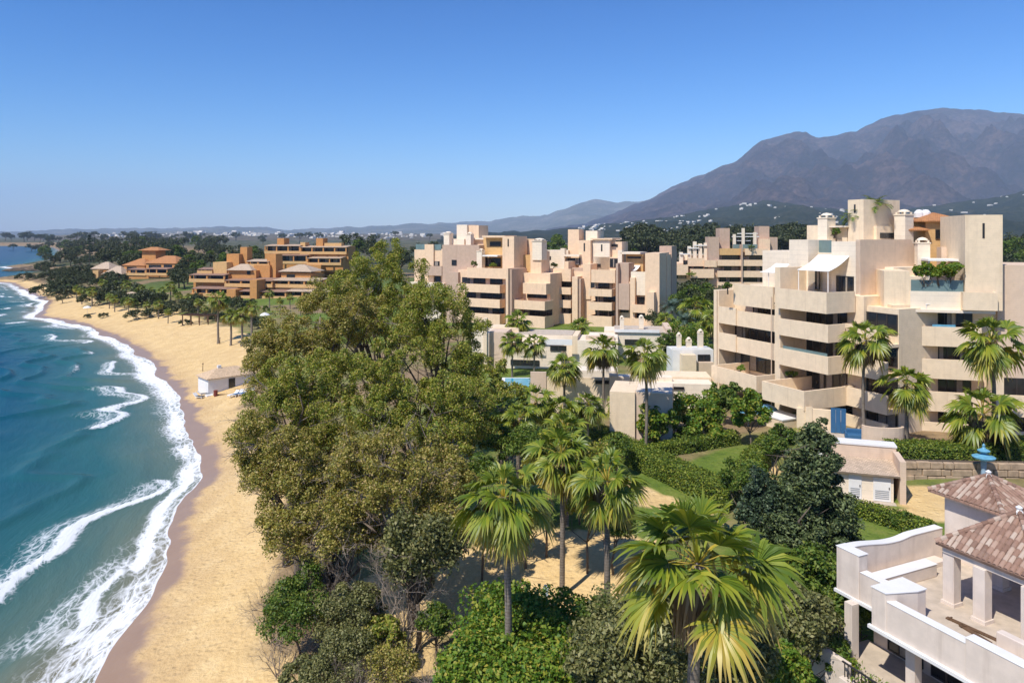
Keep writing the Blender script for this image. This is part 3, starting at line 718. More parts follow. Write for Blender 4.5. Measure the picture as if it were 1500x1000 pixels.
m2.window(m2.u(718,5.5), m2.u(734,5.5), 5.46, m2.z(361,ut,5.5), m2.z(354,ut,5.5), 2)
m2.window(m2.u(711,5.5), m2.u(734,5.5), 5.46, m2.z(391,ut,5.5), m2.z(378,ut,5.5), 3)
B('awning', M_AWN, m2.u(708,3.4), m2.u(730,3.4), 3.0, 5.4, m2.z(376,ut,3.4), m2.z(374,ut,3.4))
m2.chimney(m2.u(704.5,4.2), 4.2, T[0]-1, m2.z(365,2,4.2), 1.3)
B('tower', M_WHITEC, m2.u(669,8), m2.u(684,8), 8, 12.5, 20, m2.z(329,0,8)); B('tower', M_PEACH, m2.u(684,8)+.005, m2.u(699,8), 8.6, 12.4, 20, m2.z(330,0,8))
m2.chimney(m2.u(657,7), 7, 20, m2.z(340,0,7), 1.5); m2.chimney(m2.u(688.5,6.5), 6.5, 20, m2.z(341,0,7), 1.2)
B('upper_room', M_WHITEC, m2.u(661,7.5), m2.u(680,7.5), 7.5, 11, 20, m2.z(350,0,7.5)); B('upper_room', M_PEACH, m2.u(694,8), m2.u(708,8), 8, 12, 20, m2.z(351,0,8))
B('roof_slab', M_WHITEC, m2.u(692,7.4), m2.u(709,7.4), 7.3, 12.5, m2.z(351,0,7.4), m2.z(348.5,0,7.4))
# recessed middle with ochre wall
B('wall', M_OCHRE, m2.u(756,7), m2.u(778,7), 7, 12, Z0, m2.z(373,9,7))
B('wall', M_PEACH, m2.u(759,9), m2.u(782,9), 9, 13, Z0, m2.z(350,9,9))
m2.window(m2.u(760,9), m2.u(772,9), 8.96, m2.z(359,9,9), m2.z(354,9,9), 2)
B('pier', M_PEACH, m2.u(777,6.4), m2.u(793,6.4), 6.4, 10, Z0, m2.z(368,9,6.4)); m2.chimney(m2.u(789,6.8), 7.2, 20, m2.z(350,12,7.2), 2.2)
B('parapet', M_PEACH, m2.u(766,3.2), m2.u(800,3.2), 3.2, 5, T[1]-1.8, T[1]+.35)
m2.window(m2.u(771,4.6), m2.u(800,4.6), 4.96, T[2]+.2, T[1]-1.8, 4)
B('wall', M_PEACH, m2.u(766,5), m2.u(806,5), 5.0, 10, Z0, T[0]-1)
stack(m2, M_PEACH, 753, 798, 1.2, T[2:], Z0+.3, gap=1.2, nwin=5, deep=3.7)
# right unit, a second frame turned the same way
r2 = m2.wing(806, 148, -27)
R = r2.box
tp = [zpy(393.5,148), zpy(420,148), zpy(438.5,148), zpy(458,148)]
R('wall', M_PEACH, 0, r2.u(905,2.2), 2.25, 9, Z0, tp[0]-.5)
stack(r2, M_PEACH, 806, 836, 0, tp[1:], Z0+.2, gap=1.15, nwin=4, deep=2.2)
r2.balcony(M_PEACH, r2.u(806,.8), r2.u(836,.8), .8, 2.4, tp[1]+1.15, tp[0]); r2.window(r2.u(812,2), r2.u(838,2), 2.2, tp[1]-.3, tp[1]+1.1, 3)
uf = r2.u(838,-.3)
R('fin', M_PEACH, uf, r2.u(846,-.3), -.3, 5.5, Z0, r2.z(405, uf, -.3)); R('fin', M_SIDE_SHADE, r2.u(846,-.3)+.005, r2.u(846,-.3)+.5, .2, 6, Z0, r2.z(408, uf, 0))
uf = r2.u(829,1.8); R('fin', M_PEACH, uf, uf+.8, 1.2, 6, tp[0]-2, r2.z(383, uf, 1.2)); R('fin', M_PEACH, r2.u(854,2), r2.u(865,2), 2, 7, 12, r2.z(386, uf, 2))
R('parapet', M_SIDE_SHADE, r2.u(838,2.4), r2.u(854,2.4), 2.4, 4, 10, r2.z(392, uf, 2.4))
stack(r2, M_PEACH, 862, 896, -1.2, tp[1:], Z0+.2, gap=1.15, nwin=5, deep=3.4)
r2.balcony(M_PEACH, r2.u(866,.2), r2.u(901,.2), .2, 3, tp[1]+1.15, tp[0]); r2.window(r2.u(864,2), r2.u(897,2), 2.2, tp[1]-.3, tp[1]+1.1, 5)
uf = r2.u(902,-.8); R('fin', M_SIDE_SHADE, uf, uf+.45, -.8, 7, Z0, r2.z(386, uf, -.8)); R('fin', M_SIDE_SHADE, r2.u(904,.4), r2.u(921,.4), .4, 4, 12, r2.z(385, uf, .4))
R('parapet', M_SIDE_SHADE, r2.u(904,-.6), r2.u(922,-.6), -.6, .3, 10.5, r2.z(415,uf,-.6)); 
R('wall', M_PEACH, r2.u(903,.6), r2.u(969,.6), .6, 9, Z0, r2.z(412,uf,.6))
r2.window(r2.u(907,.6), r2.u(921,.6), .56, r2.z(444,uf,.6), r2.z(431,uf,.6), 3); r2.window(r2.u(907,.6), r2.u(921,.6), .56, r2.z(457,uf,.6), r2.z(451,uf,.6), 3)
R('fin', M_PEACH, r2.u(923,-.9), r2.u(930,-.9), -.9, 5, Z0, r2.z(406,uf,-.9))
stack(r2, M_PEACH, 925, 948, -1.6, [tp[2]-.1, tp[3]], Z0+.2, gap=1.1, nwin=3, deep=2.1); r2.window(r2.u(931,.5), r2.u(944,.5), .56, tp[2]-.2, tp[2]+1.2, 2)
R('wall', M_WHITEC, r2.u(928,1.5), r2.u(952,1.5), -.2, .55, tp[2]+1.6, r2.z(397,uf,1))
R('tower', M_PEACH, r2.u(945,-2), r2.u(966,-2), -2, 5, Z0, r2.z(370,uf,-2)); R('pier', M_PEACH, r2.u(948,-3.4), r2.u(958,-3.4), -3.4, -2.005, Z0, r2.z(426,uf,-3.4))
R('tower', M_SIDE_SHADE, r2.u(966,6), r2.u(984,6), 6, 10, Z0, r2.z(360,uf,6)); R('wall', M_PEACH, r2.u(963,3), r2.u(977,3), 3, 6, Z0, r2.z(372,uf,3)); m = MB()
# upper storeys of the right unit
R('tower', M_PEACH, r2.u(832,7), r2.u(848,7), 7, 10, 16, r2.z(336,6,7)); R('tower', M_PEACH, r2.u(848,5), r2.u(865,5), 5, 9, 10, r2.z(352,6,5))
R('tower', M_WHITEC, r2.u(858,9), r2.u(875,9), 9, 13, 18, r2.z(338,6,9)); R('tower', M_WHITEC, r2.u(868,6), r2.u(893,6), 6, 10, 12, r2.z(351,6,6)); R('roof_slab', M_PEACH, r2.u(865,5.6), r2.u(897,5.6), 5.5, 10.5, r2.z(351,6,6), r2.z(349,6,6))
for px, a, c_ in ((856,356,368), (879,358,368)):
    m = MB(); m.box(r2.u(px,5)-.15, r2.u(px,5)+.15, 4.95 if px < 860 else 5.95, 6.02, r2.z(c_,6,5), r2.z(a,6,5)); r2.build('slot_window', M_DARK, m)
R('upper_room', M_PEACH, r2.u(893,7), r2.u(911,7), 7, 11, 12, r2.z(354,6,7)); r2.window(r2.u(896,7), r2.u(905,7), 6.96, r2.z(361,6,7), r2.z(357.5,6,7), 2)
R('upper_room', M_WHITEC, r2.u(798,6), r2.u(832,6), 6, 10, 12, r2.z(367,6,6)); r2.window(r2.u(800,6), r2.u(807,6), 5.96, r2.z(381,6,6), r2.z(376,6,6), 2)
r2.window(r2.u(828,4.4), r2.u(849,4.4), 4.96, r2.z(388,6,5), r2.z(378,6,5), 4); r2.window(r2.u(890,4.5), r2.u(904,4.5), 5.96, r2.z(391,6,6), r2.z(378,6,6), 3)
R('upper_room', M_PEACH, r2.u(866,5.5), r2.u(905,5.5), 6, 8, 12, r2.z(376,6,6)); r2.window(r2.u(867,5.5), r2.u(879,5.5), 5.96, r2.z(391,6,6), r2.z(386,6,6), 2)
R('pier', M_WHITEC, r2.u(821,4), r2.u(827,4), 4, 5, 12, r2.z(364,6,4)); R('pier', M_WHITEC, r2.u(905,4), r2.u(911,4), 4, 5, 12, r2.z(366,6,4)); R('roof_slab', M_WHITEC, r2.u(826,4), r2.u(849,4), 3.8, 6, r2.z(376,6,4), r2.z(373,6,4))
R('roof_slab', M_WHITEC, r2.u(911,5), r2.u(940,5), 4, 9, r2.z(372,uf,5), r2.z(369,uf,5)); R('upper_room', M_OCHRE, r2.u(917,5.4), r2.u(942,5.4), 5.4, 9, 12, r2.z(372,uf,5)-.01)
r2.window(r2.u(919,5.4), r2.u(939,5.4), 5.36, r2.z(378.5,uf,5.4), r2.z(375.5,uf,5.4), 4)
r2.awning(r2.u(919,3), r2.u(933,3), 2, 5.3, r2.z(389,uf,3), r2.z(396,uf,3))
# ================================================================ FAR CREAM BUILDING
f3 = Bld('apartment_building', 1050, 198, -6, 5.6, 'farthest cream terraced building, white pergola between shade toned towers before the dark wood', 'apartment building', 'beach apartment buildings')
Y = 198.; R = f3.box
tf = [zpy(364,Y), zpy(380.5,Y), zpy(396.5,Y), zpy(413,Y)]
R('wall', M_PEACH, 0, f3.u(1135), 2.2, 14, 5.6, tf[0]-.6)
for x0, x1 in ((1051,1087), (1088,1124)):
    stack(f3, M_PEACH, x0, x1, 0, tf[1:], 8., gap=1.35, nwin=5, deep=2.2)
    f3.balcony(M_OCHRE if x0 < 1060 else M_PEACH, f3.u(x0+4), f3.u(x1+2), .6, 2, tf[1]+1.3, tf[0]); f3.window(f3.u(x0+2), f3.u(x1), 2.16, tf[1]-.4, tf[1]+1.25, 3)
R('pillar', M_SIDE_SHADE, f3.u(1086.5,-.6), f3.u(1088,-.6), -.6, 3, 5.6, zpy(358,Y))
R('tower', M_SIDE_SHADE, f3.u(1038,1), f3.u(1053.5,1), 1, 7, 5.6, zpy(347,Y)); R('tower', M_SIDE_SHADE, f3.u(1054,4), f3.u(1069,4), 4, 10, 8, zpy(334,Y)); R('tower', M_SIDE_SHADE, f3.u(1112,5), f3.u(1127,5), 5, 11, 8, zpy(331,Y)); R('tower', M_SIDE_SHADE, f3.u(1127,4), f3.u(1139,4), 4, 11, 8, zpy(347.5,Y)); R('wall', M_PEACH, f3.u(1110,4), f3.u(1126,4), 2.5, 4.99, 8, zpy(350,Y))
for px, top in ((1076,343), (1089,334), (1106,340)):
    R('pergola_post', M_WHITEC, f3.u(px-2,3), f3.u(px+2,3), 3, 3.8, 16, zpy(top,Y))
for i, (x0, x1, py) in enumerate(((1072,1112,346), (1080,1110,341.5), (1074,1100,352))): R('pergola_beam', M_WHITE, f3.u(x0,3.4), f3.u(x1,3.4), 3.2+.3*i, 3.45+.3*i, zpy(py+1.2,Y), zpy(py,Y))
R('balustrade', M_BALU, f3.u(1074,2), f3.u(1110,2), 2.3, 2.4, tf[0]-.5, zpy(358,Y))
R('wall', M_PEACH, f3.u(982,2), f3.u(1038,2), 2.2, 12, 5.6, zpy(386,Y))
for x0, x1, v, py0, py1 in ((1008,1032,1,378,390), (1012,1046,-.5,394,407), (982,1008,0,388,403), (1032,1050,0,381,391)):
    z1 = f3.z(py0, -4, v); f3.balcony(M_PEACH, f3.u(x0,v), f3.u(x1,v), v, 2.2-v, f3.z(py1,-4,v), z1); f3.window(f3.u(x0+2,v), f3.u(x1-1,v), 2.15, f3.z(py1,-4,v)-1.1, f3.z(py1,-4,v)+.1, 3)
R('wall', M_WHITEC, f3.u(1000,5), f3.u(1038,5), 5, 12, 10, zpy(374,Y))
for px, top in ((998,370), (1010,361), (1018,354), (1026,357), (1034,356)): R('chimney', M_WHITEC, f3.u(px-2.5,4), f3.u(px+2.5,4), 4, 5, 12, zpy(top,Y))
for x0, x1, py in ((1016,1036,359), (1008,1024,363), (996,1010,372)): R('pergola_beam', M_WHITE, f3.u(x0,3.8), f3.u(x1,3.8), 3.6, 3.9, zpy(py+1.6,Y), zpy(py,Y))
f3.window(f3.u(1001,2), f3.u(1009,2), 2.15, zpy(392,Y), zpy(382,Y), 2)
# ================================================================ LOW WHITE TERRACED HOUSES AND GARDEN WALLS IN THE MIDDLE
def low(px, Y, ang, parts, label, cat='house', name='terraced_house'):
    q = Bld(name, px, Y, ang, zg(gx(px,Y),Y)-.4, label, cat)
    for p_ in parts:
        kind, mat, x0, x1, v0, v1, py0, py1 = p_
        z1 = q.z(py0, q.u((x0+x1)/2, v0), v0); z0 = q.zb if py1 is None else q.z(py1, q.u((x0+x1)/2, v0), v0)
        if kind == 'window': q.window(q.u(x0,v0), q.u(x1,v0), v0, z0, z1, max(2, int((x1-x0)/12)))
        elif kind == 'chimney': q.chimney(q.u((x0+x1)/2,v0), v0+.5, z0, z1, max(.5, (x1-x0)/F*Y))
        else: q.box(kind, mat, q.u(x0,v0), q.u(x1,v0), v0, v1, z0, z1)
    return q
low(690, 104, -10, [('wall',M_WHITEC,690,716,0,6,487,None),('wall',M_PINK_SHADE,716,742,1,7,486,None),('wall',M_WHITEC,742,822,.6,8,505,None),('wall',M_WHITEC,765,838,3,9,491,None),('window',0,772,800,2.96,0,504,516),('window',0,748,790,.56,0,527,535),('parapet',M_WHITEC,740,800,-1.4,-1.1,512,524),
  ('wall',M_CREAM,838,846,2,8,492,None),('wall',M_WHITEC,846,905,2,8,499,None),('window',0,806,830,.56,0,506,514),('roof_slab',M_PAVE,700,838,3.2,8.8,489,491),('wall',M_CREAM,716,760,5,9,480,None),('pier',M_CREAM,708,713,-.3,.5,466,None),('parapet',M_WHITE,795,838,.4,.58,497,505)],
  'low white terraced house of stepped blocks with dark window bands, behind the palm trees')
low(905, 106, -8, [('wall',M_WHITEC,905,975,1,9,488,None),('wall',M_PINK_SHADE,975,984,1.5,9,481,None),('wall',M_WHITEC,885,912,3,8,484,None),('roof_slab',M_PAVE,900,980,1.2,8.6,486,488),('window',0,915,945,.96,0,497,505),('parapet',M_WHITE,900,966,.7,.95,483,487),('chimney',0,908,914,2,0,464,484),('chimney',0,936,943,4,0,463,482),('parapet',M_PINK_SHADE,858,900,-3,-2.7,492,505),('wall',M_WHITEC,862,905,-2.6,2.9,494,None)],
  'low white house with flat terrace roof and two white chimneys below the cream building')
low(985, 92, 2, [('wall',M_WHITE,985,1045,0,3,512,None),('chimney',0,993,999,.3,0,489,512),('chimney',0,1007,1014,.3,0,496,512),('chimney',0,1024,1031,.3,0,484,512),('beam',M_WHITE,985,1040,.2,.5,509,511.5),('wall',M_CREAM,1000,1020,-1.4,-.1,520,None),('window',0,1022,1040,-.04,0,519,529),('wall',M_PINK_SHADE,1020,1046,-.9,-.1,531,None)],
  'white pool house wall topped by three round capped pillars, left of the large apartment block', 'pool house', 'pool_house')
low(777, 78, -6, [('wall',M_PINK_SHADE,777,800,0,.35,545,None),('wall',M_CREAM,800,900,.1,.5,553,None),('wall',M_WHITEC,900,985,1.6,3,552,None),('wall',M_WHITEC,845,905,4,7,543,None),('pier',M_CREAM,893,906,-.4,1.4,551,None),('wall',M_CREAM,940,1042,3.4,7,552,None),('wall',M_WHITEC,960,1044,.6,3.2,562,None),('window',0,962,1002,.56,0,566,570),('window',0,872,892,.06,0,557,562)],
  'stepped cream garden wall and terrace of the pool area, behind the thick trunked palms', 'garden wall', 'garden_wall')
low(893, 65, -14, [('wall',M_CREAM,893,930,0,5,574,None),('wall',M_PINK_SHADE,930,985,.25,5,576,None),('coping',M_WHITEC,931,984,.3,4.9,574.5,576)],
  'tall plain cream wall block with a rosy right side, between the palms and the bright green shrubs', 'garden wall', 'garden_wall')
# pool between the walls
def sheet(name, pts, zoff, mat, kind='structure', sub=1):
    """flat paved or planted area given by its corner pixels, laid on the ground"""
    P = [ground_px(*p) for p in pts]; m = MB()
    z = sum(p.z for p in P)/len(P)
    m.prism([(p.x, p.y) for p in P], z-.5, z+zoff); o = m.build(name, mat); tag(o, kind=kind); return o
t = NT('pool_water'); t.color(t.ramp(t.noise(2.5, 3, .6, t.pos()), [(.35, (.03,.28,.42)), (.65, (.07,.42,.55))])); t.rough(.08); t.bump(t.noise(5, 3, .6, t.pos()), .2, .05); M_POOL = t.m
q = Bld('swimming_pool', 735, 92, 0, zg(gx(735,92),92)-.3, 'blue swimming pool with a pale rim beyond the rosy garden wall', 'swimming pool')
q.box('rim', M_WHITE, 0, q.u(790), -3.6, 3.2, q.zb, q.z(560)); q.box('water', M_POOL, .4, q.u(790)-.4, -3.2, 2.8, q.z(560)-.2, q.z(560)+.012)
# ================================================================ ORANGE TILED APARTMENTS
def orange(name, px, Y, ang, parts, label, group='orange tiled beach apartments'):
    q = Bld(name, px, Y, ang, zg(gx(px,Y),Y)-.6, label, 'apartment building', group)
    for p_ in parts:
        k, x0, x1, v0, v1, py0, py1 = p_[:7]
        um = q.u((x0+x1)/2, v0); z1 = q.z(py0, um, v0); z0 = q.zb if py1 is None else q.z(py1, um, v0); u0, u1 = q.u(x0,v0), q.u(x1,v0)
        if k == 'terr':      # a storey: roof strip on posts, dark recess, parapet
            h = z1-z0
            m = MB(); m.add([(u0,v0-.5,z1-.55),(u1,v0-.5,z1-.55),(u1,v1,z1),(u0,v1,z1),(u0,v0-.5,z1-.7),(u1,v0-.5,z1-.7),(u1,v1,z1-.15),(u0,v1,z1-.15)], [(0,1,2,3),(7,6,5,4),(4,5,1,0),(5,6,2,1),(6,7,3,2),(7,4,0,3)]); q.build('roof', M_BROWNT if p_[7:] else M_PALET, m)
            q.box('wall', M_ORANGE, u0, u1, v0+1.8, v1+4, z0-3, z1-.3)
            q.window(u0+.3, u1-.3, v0+1.76, z0+.9, z1-.75, max(2, int((x1-x0)/7)))
            n = max(2, int((u1-u0)/4.5))
            for i in range(n+1):
                uu = u0+(u1-u0-.5)*i/n; q.box('pillar', M_ORANGE, uu, uu+.5, v0-.3, v0+.2, z0, z1-.65)
            q.box('parapet', M_OCHRE, u0, u1, v0-.45, v0-.2, z0-.1, z0+1.0)
        elif k == 'hip': q.hip('roof', M_TERRA if p_[7:] else M_PALET, u0, u1, v0, v1, z0, z1)
        elif k == 'win': q.window(u0, u1, v0, z0, z1, max(1, int((x1-x0)/6)))
        elif k == 'ow': q.box('wall', M_OCHRE, u0, u1, v0, v1, z0, z1)
        elif k == 'ch': q.box('tower', M_ORANGE, u0, u1, v0, v1, z0, z1)
        else: q.box('wall', M_ORANGE, u0, u1, v0, v1, z0, z1)
    return q
orange('apartment_building', 278, 224, -12, [('terr',278,330,3,8,400,413,1),('terr',330,400,2,8,408,420,1),('terr',400,470,3,8,408,421),('terr',282,345,0,4,420,434,1),('terr',345,420,-1,4,424,438,1),('terr',420,490,0,4,424,438),('w',276,292,-2,4,430,None),('w',332,345,-3,1,424,None),('w',366,376,-3,2,410,None),
   ('ow',312,332,6,12,384,None),('ch',332,350,9,13,372,None),('ch',352,362,11,14,362,None),('w',334,375,6,11,396,None),('hip',334,368,5.5,11,387,396),('w',372,395,8,12,388,None),('ch',391,404,9,13,372,None),('terr',362,395,9,13,380,391),('w',412,455,8,16,400,None),('hip',410,455,7.6,16,388,398),('win',362,367,5.96,0,396,402),('terr',290,312,6,9,392,401,1),('win',420,432,7.96,0,402,407)],
   'orange apartment building with brown tiled roofs and block chimneys, nearer the beach palms')
orange('apartment_building', 388, 300, -8, [('terr',388,440,2,8,358,371),('terr',440,508,2,8,360,372),('terr',392,450,-2,4,372,386,1),('terr',450,500,-2,4,376,388),('ch',406,416,6,11,349,None),('ch',463,473,6,11,349,None),('ow',440,447,4,8,355,None),('w',388,508,4,10,366,None),('ow',475,500,6,9,356,None),('w',440,470,-4,0,388,None)],
   'orange apartment building with twin chimney towers, farther back behind the first brown roofs')
orange('apartment_building', 178, 330, -18, [('hip',180,212,0,10,379,389,1),('w',181,212,0,10,388,None),('hip',212,258,-2,10,375,386,1),('w',214,256,-2,10,385,None),('ch',208,228,6,12,366,None),('hip',204,232,5,12,362,367,1),('win',218,236,-2.05,0,388,393),('win',240,252,-2.05,0,388,393),('terr',186,214,-5,-1,393,403,1),('terr',214,246,-6,-2,392,403,1),('win',186,200,-.05,0,391,396),('w',180,250,-5,0,404,None)],
   'red orange apartment building with steep tiled hip roofs, standing apart towards the headland')
orange('beach_house', 134, 335, -14, [('hip',134,160,0,8,384,394),('w',135,159,0,8,393,None),('hip',150,178,-6,2,390,402),('w',152,176,-6,2,401,None),('ow',136,144,-4,-1,396,None),('win',158,166,-6.05,0,403,407)], 'small ochre house with two pale hip roofs beside the red orange apartment building')
# ================================================================ VEGETATION LIBRARY
def foliage(name, stops, trans=.22, rough=.55, spec=.35):
    t = NT(name); r = t.island()
    c = t.ramp(r, stops); t.color(c); t.rough(rough); t.b.inputs['Specular IOR Level'].default_value = spec
    tr = t.new('ShaderNodeBsdfTranslucent'); mx = t.new('ShaderNodeMixShader'); mx.inputs[0].default_value = trans
    cc = t.mix(1., c, (1.3, 1.25, .55), 'MULTIPLY'); t.link(cc, tr.inputs['Color'])
    t.link(t.b.outputs[0], mx.inputs[1]); t.link(tr.outputs[0], mx.inputs[2]); t.link(mx.outputs[0], t.out.inputs['Surface'])
    return t.m
F_OLIVE = foliage('olive_leaves', [(0,(.08,.122,.016)), (.3,(.20,.255,.032)), (.6,(.345,.37,.050)), (.84,(.46,.41,.08)), (1,(.52,.38,.16))], .34)
F_OLIVE2 = foliage('brown_olive_leaves', [(0,(.10,.115,.022)), (.3,(.24,.24,.045)), (.6,(.40,.36,.075)), (.84,(.52,.41,.12)), (1,(.55,.40,.20))], .34)
F_GREEN = foliage('green_leaves', [(0,(.030,.072,.010)), (.4,(.085,.150,.018)), (.75,(.16,.225,.028)), (1,(.24,.26,.05))], .28)
F_BRIGHT = foliage('bright_green_leaves', [(0,(.06,.14,.012)), (.5,(.14,.24,.022)), (.8,(.26,.32,.035)), (1,(.40,.34,.05))], .3)
F_DARK = foliage('dark_needles', [(0,(.014,.028,.013)), (.4,(.034,.060,.027)), (.75,(.070,.110,.050)), (1,(.12,.16,.075))], .1)
F_GREY = foliage('grey_green_leaves', [(0,(.065,.078,.024)), (.45,(.155,.165,.052)), (.8,(.27,.26,.09)), (1,(.36,.33,.15))], .26)
F_DISTANT = foliage('distant_tree_leaves', [(0,(.022,.034,.013)), (.5,(.052,.070,.024)), (.85,(.10,.115,.04)), (1,(.14,.14,.055))], .15)
F_HEDGE = foliage('hedge_leaves', [(0,(.05,.10,.012)), (.5,(.14,.205,.020)), (.85,(.26,.30,.034)), (1,(.34,.34,.055))], .26)
F_CONIFER = foliage('conifer_tufts', [(0,(.024,.042,.016)), (.4,(.066,.098,.034)), (.75,(.135,.175,.062)), (1,(.22,.25,.10))], .14)
def palmmat(name, tint=1.):
    t = NT(name); a = t.attr('age'); r = t.island(); tp = t.attr('tip')
    g = t.ramp(t.math('ADD', t.math('MULTIPLY', r, .5), t.math('MULTIPLY', a, .5)), [(.05,(.085,.145,.012)), (.3,(.19,.25,.020)), (.55,(.36,.35,.034)), (.78,(.52,.38,.055)), (.95,(.44,.27,.09))])
    g = t.mix(t.math('MULTIPLY', t.sm(.55, 1., tp), t.math('ADD', .12, t.math('MULTIPLY', a, .75), True)), g, (.40,.27,.11))
    t.color(g); t.rough(.42); t.b.inputs['Specular IOR Level'].default_value = .45
    tr = t.new('ShaderNodeBsdfTranslucent'); mx = t.new('ShaderNodeMixShader'); mx.inputs[0].default_value = .25
    t.link(t.mix(1., g, (1.3,1.2,.5), 'MULTIPLY'), tr.inputs['Color'])
    t.link(t.b.outputs[0], mx.inputs[1]); t.link(tr.outputs[0], mx.inputs[2]); t.link(mx.outputs[0], t.out.inputs['Surface']); return t.m
F_PALM = palmmat('fan_palm_fronds')
F_DEAD = foliage('dead_palm_fronds', [(0,(.12,.075,.035)), (.6,(.22,.145,.07)), (1,(.32,.23,.12))], .1)
M_BARK = plain('grey_brown_bark', (.15,.115,.085), .95, 5, .35, .5)
M_TWIG = plain('pale_dry_twigs', (.27,.215,.165), .95, 5, .25)
def trunkmat():
    t = NT('ringed_palm_trunk'); o = t.obj(); sp = t.new('ShaderNodeSeparateXYZ'); t.link(o, sp.inputs[0])
    rg = t.math('FRACT', t.math('ADD', t.math('MULTIPLY', sp.outputs[2], 6.5), t.math('MULTIPLY', t.noise(2, 3, .6, o), .8)))
    c = t.ramp(t.noise(6, 4, .6, o), [(.3,(.17,.135,.10)), (.7,(.31,.26,.205))])
    t.color(t.mix(t.math('MULTIPLY', t.sm(.6, .95, rg), .6), c, (.09,.07,.05))); t.rough(.95); t.bump(rg, .4, .03); return t.m
M_PTRUNK = trunkmat()
def unit(v): return v/np.maximum(np.linalg.norm(v, axis=-1, keepdims=True), 1e-9)
def leaf_geo(C, S, rng, out=None, outw=.6, upw=.5, asp=.55):
    """pointed leaves: one bent quad each"""
    n = len(C); N = unit(rng.normal(size=(n,3))*.8+np.array([0,0,upw])+(outw*out if out is not None else 0))
    T = unit(np.cross(N, rng.normal(size=(n,3)))); B = np.cross(N, T)
    S = np.broadcast_to(np.asarray(S, float), (n,))[:,None]*(.65+.7*rng.random((n,1)))
    h = N*S*.16
    V = np.stack([C-T*S*.5, C+B*S*asp*.5+h-T*S*.05, C+T*S*.5, C-B*S*asp*.5+h-T*S*.05], 1).reshape(-1,3)
    return V, np.arange(4*n).reshape(-1,4)
def clump_points(ells, nsub, nleaf, rng, rsub, low=-.55, flat=.75, sat=0):
    """leaves gathered in tufts that sit on the outside of the crown's lobes"""
    P = []; O = []; cs = []; more = []
    for c, r in ells:
        for _ in range(sat):
            d = unit(rng.normal(size=(1,3))+np.array([0,0,.25]))[0]; q = .38+.3*rng.random()
            more.append((tuple(np.array(c)+d*np.array(r)*(.62+.4*rng.random())), (r[0]*q, r[1]*q, r[2]*q)))
        if sat: more.append((c, (r[0]*.72, r[1]*.72, r[2]*.72)))
    ells = more if sat else ells
    vol = np.array([e[1][0]*e[1][1]+e[1][0]*e[1][2]+e[1][1]*e[1][2] for e in ells]); vol = vol/vol.sum()
    for (c, r), w in zip(ells, vol):
        k = max(3, int(nsub*w)); d = unit(rng.normal(size=(k*3,3))); d = d[d[:,2] > low][:k]
        rad = .55+.5*rng.random((len(d),1))**.6
        cc = np.array(c)+d*np.array(r)*rad; cs.append(np.concatenate([cc, d], 1))
    cs = np.concatenate(cs)
    m = nleaf//len(cs)+1
    rs = rsub*(.55+.9*rng.random(len(cs)))
    for q, rr in zip(cs, rs):
        d = unit(rng.normal(size=(m,3))+q[3:]*.5+np.array([0,0,.35])); rad = rng.random((m,1))**.45
        P.append(q[:3]+d*rad*rr*np.array([1,1,flat])); O.append(d)
    return np.concatenate(P), np.concatenate(O), cs
def limbs(base, ends, r0, rng, mat, root, name='trunk', fork=.45, wob=.35):
    """a tapered trunk that forks into limbs reaching the given ends"""
    m = MB(); base = Vector(base); ends = [Vector(e) for e in ends]
    cen = sum(ends, Vector())/len(ends); f = base.lerp(Vector((base.x*.6+cen.x*.4, base.y*.6+cen.y*.4, base.z+(cen.z-base.z)*fork)), 1)
    j = lambda s: Vector((rng.normal()*s, rng.normal()*s, rng.normal()*s*.4))
    m.tube([base-Vector((0,0,.5)), base.lerp(f, .5)+j(wob*.3), f], [r0*1.25, r0, r0*.75], 9)
    for e in ends:
        p1 = f.lerp(e, .35)+j(wob); p2 = f.lerp(e, .7)+j(wob)
        m.tube([f-Vector((0,0,.1)), p1, p2, e], [r0*.55, r0*.4, r0*.24, r0*.08], 6)
        for k in range(3):
            q = p1.lerp(e, rng.random()); s = q+Vector((rng.normal(), rng.normal(), abs(rng.normal())*.6))*(e-f).length*.22
            m.tube([q, q.lerp(s, .5)+j(wob*.3), s], [r0*.16, r0*.1, r0*.03], 5)
    return m.build(name, mat, root, smooth=True)
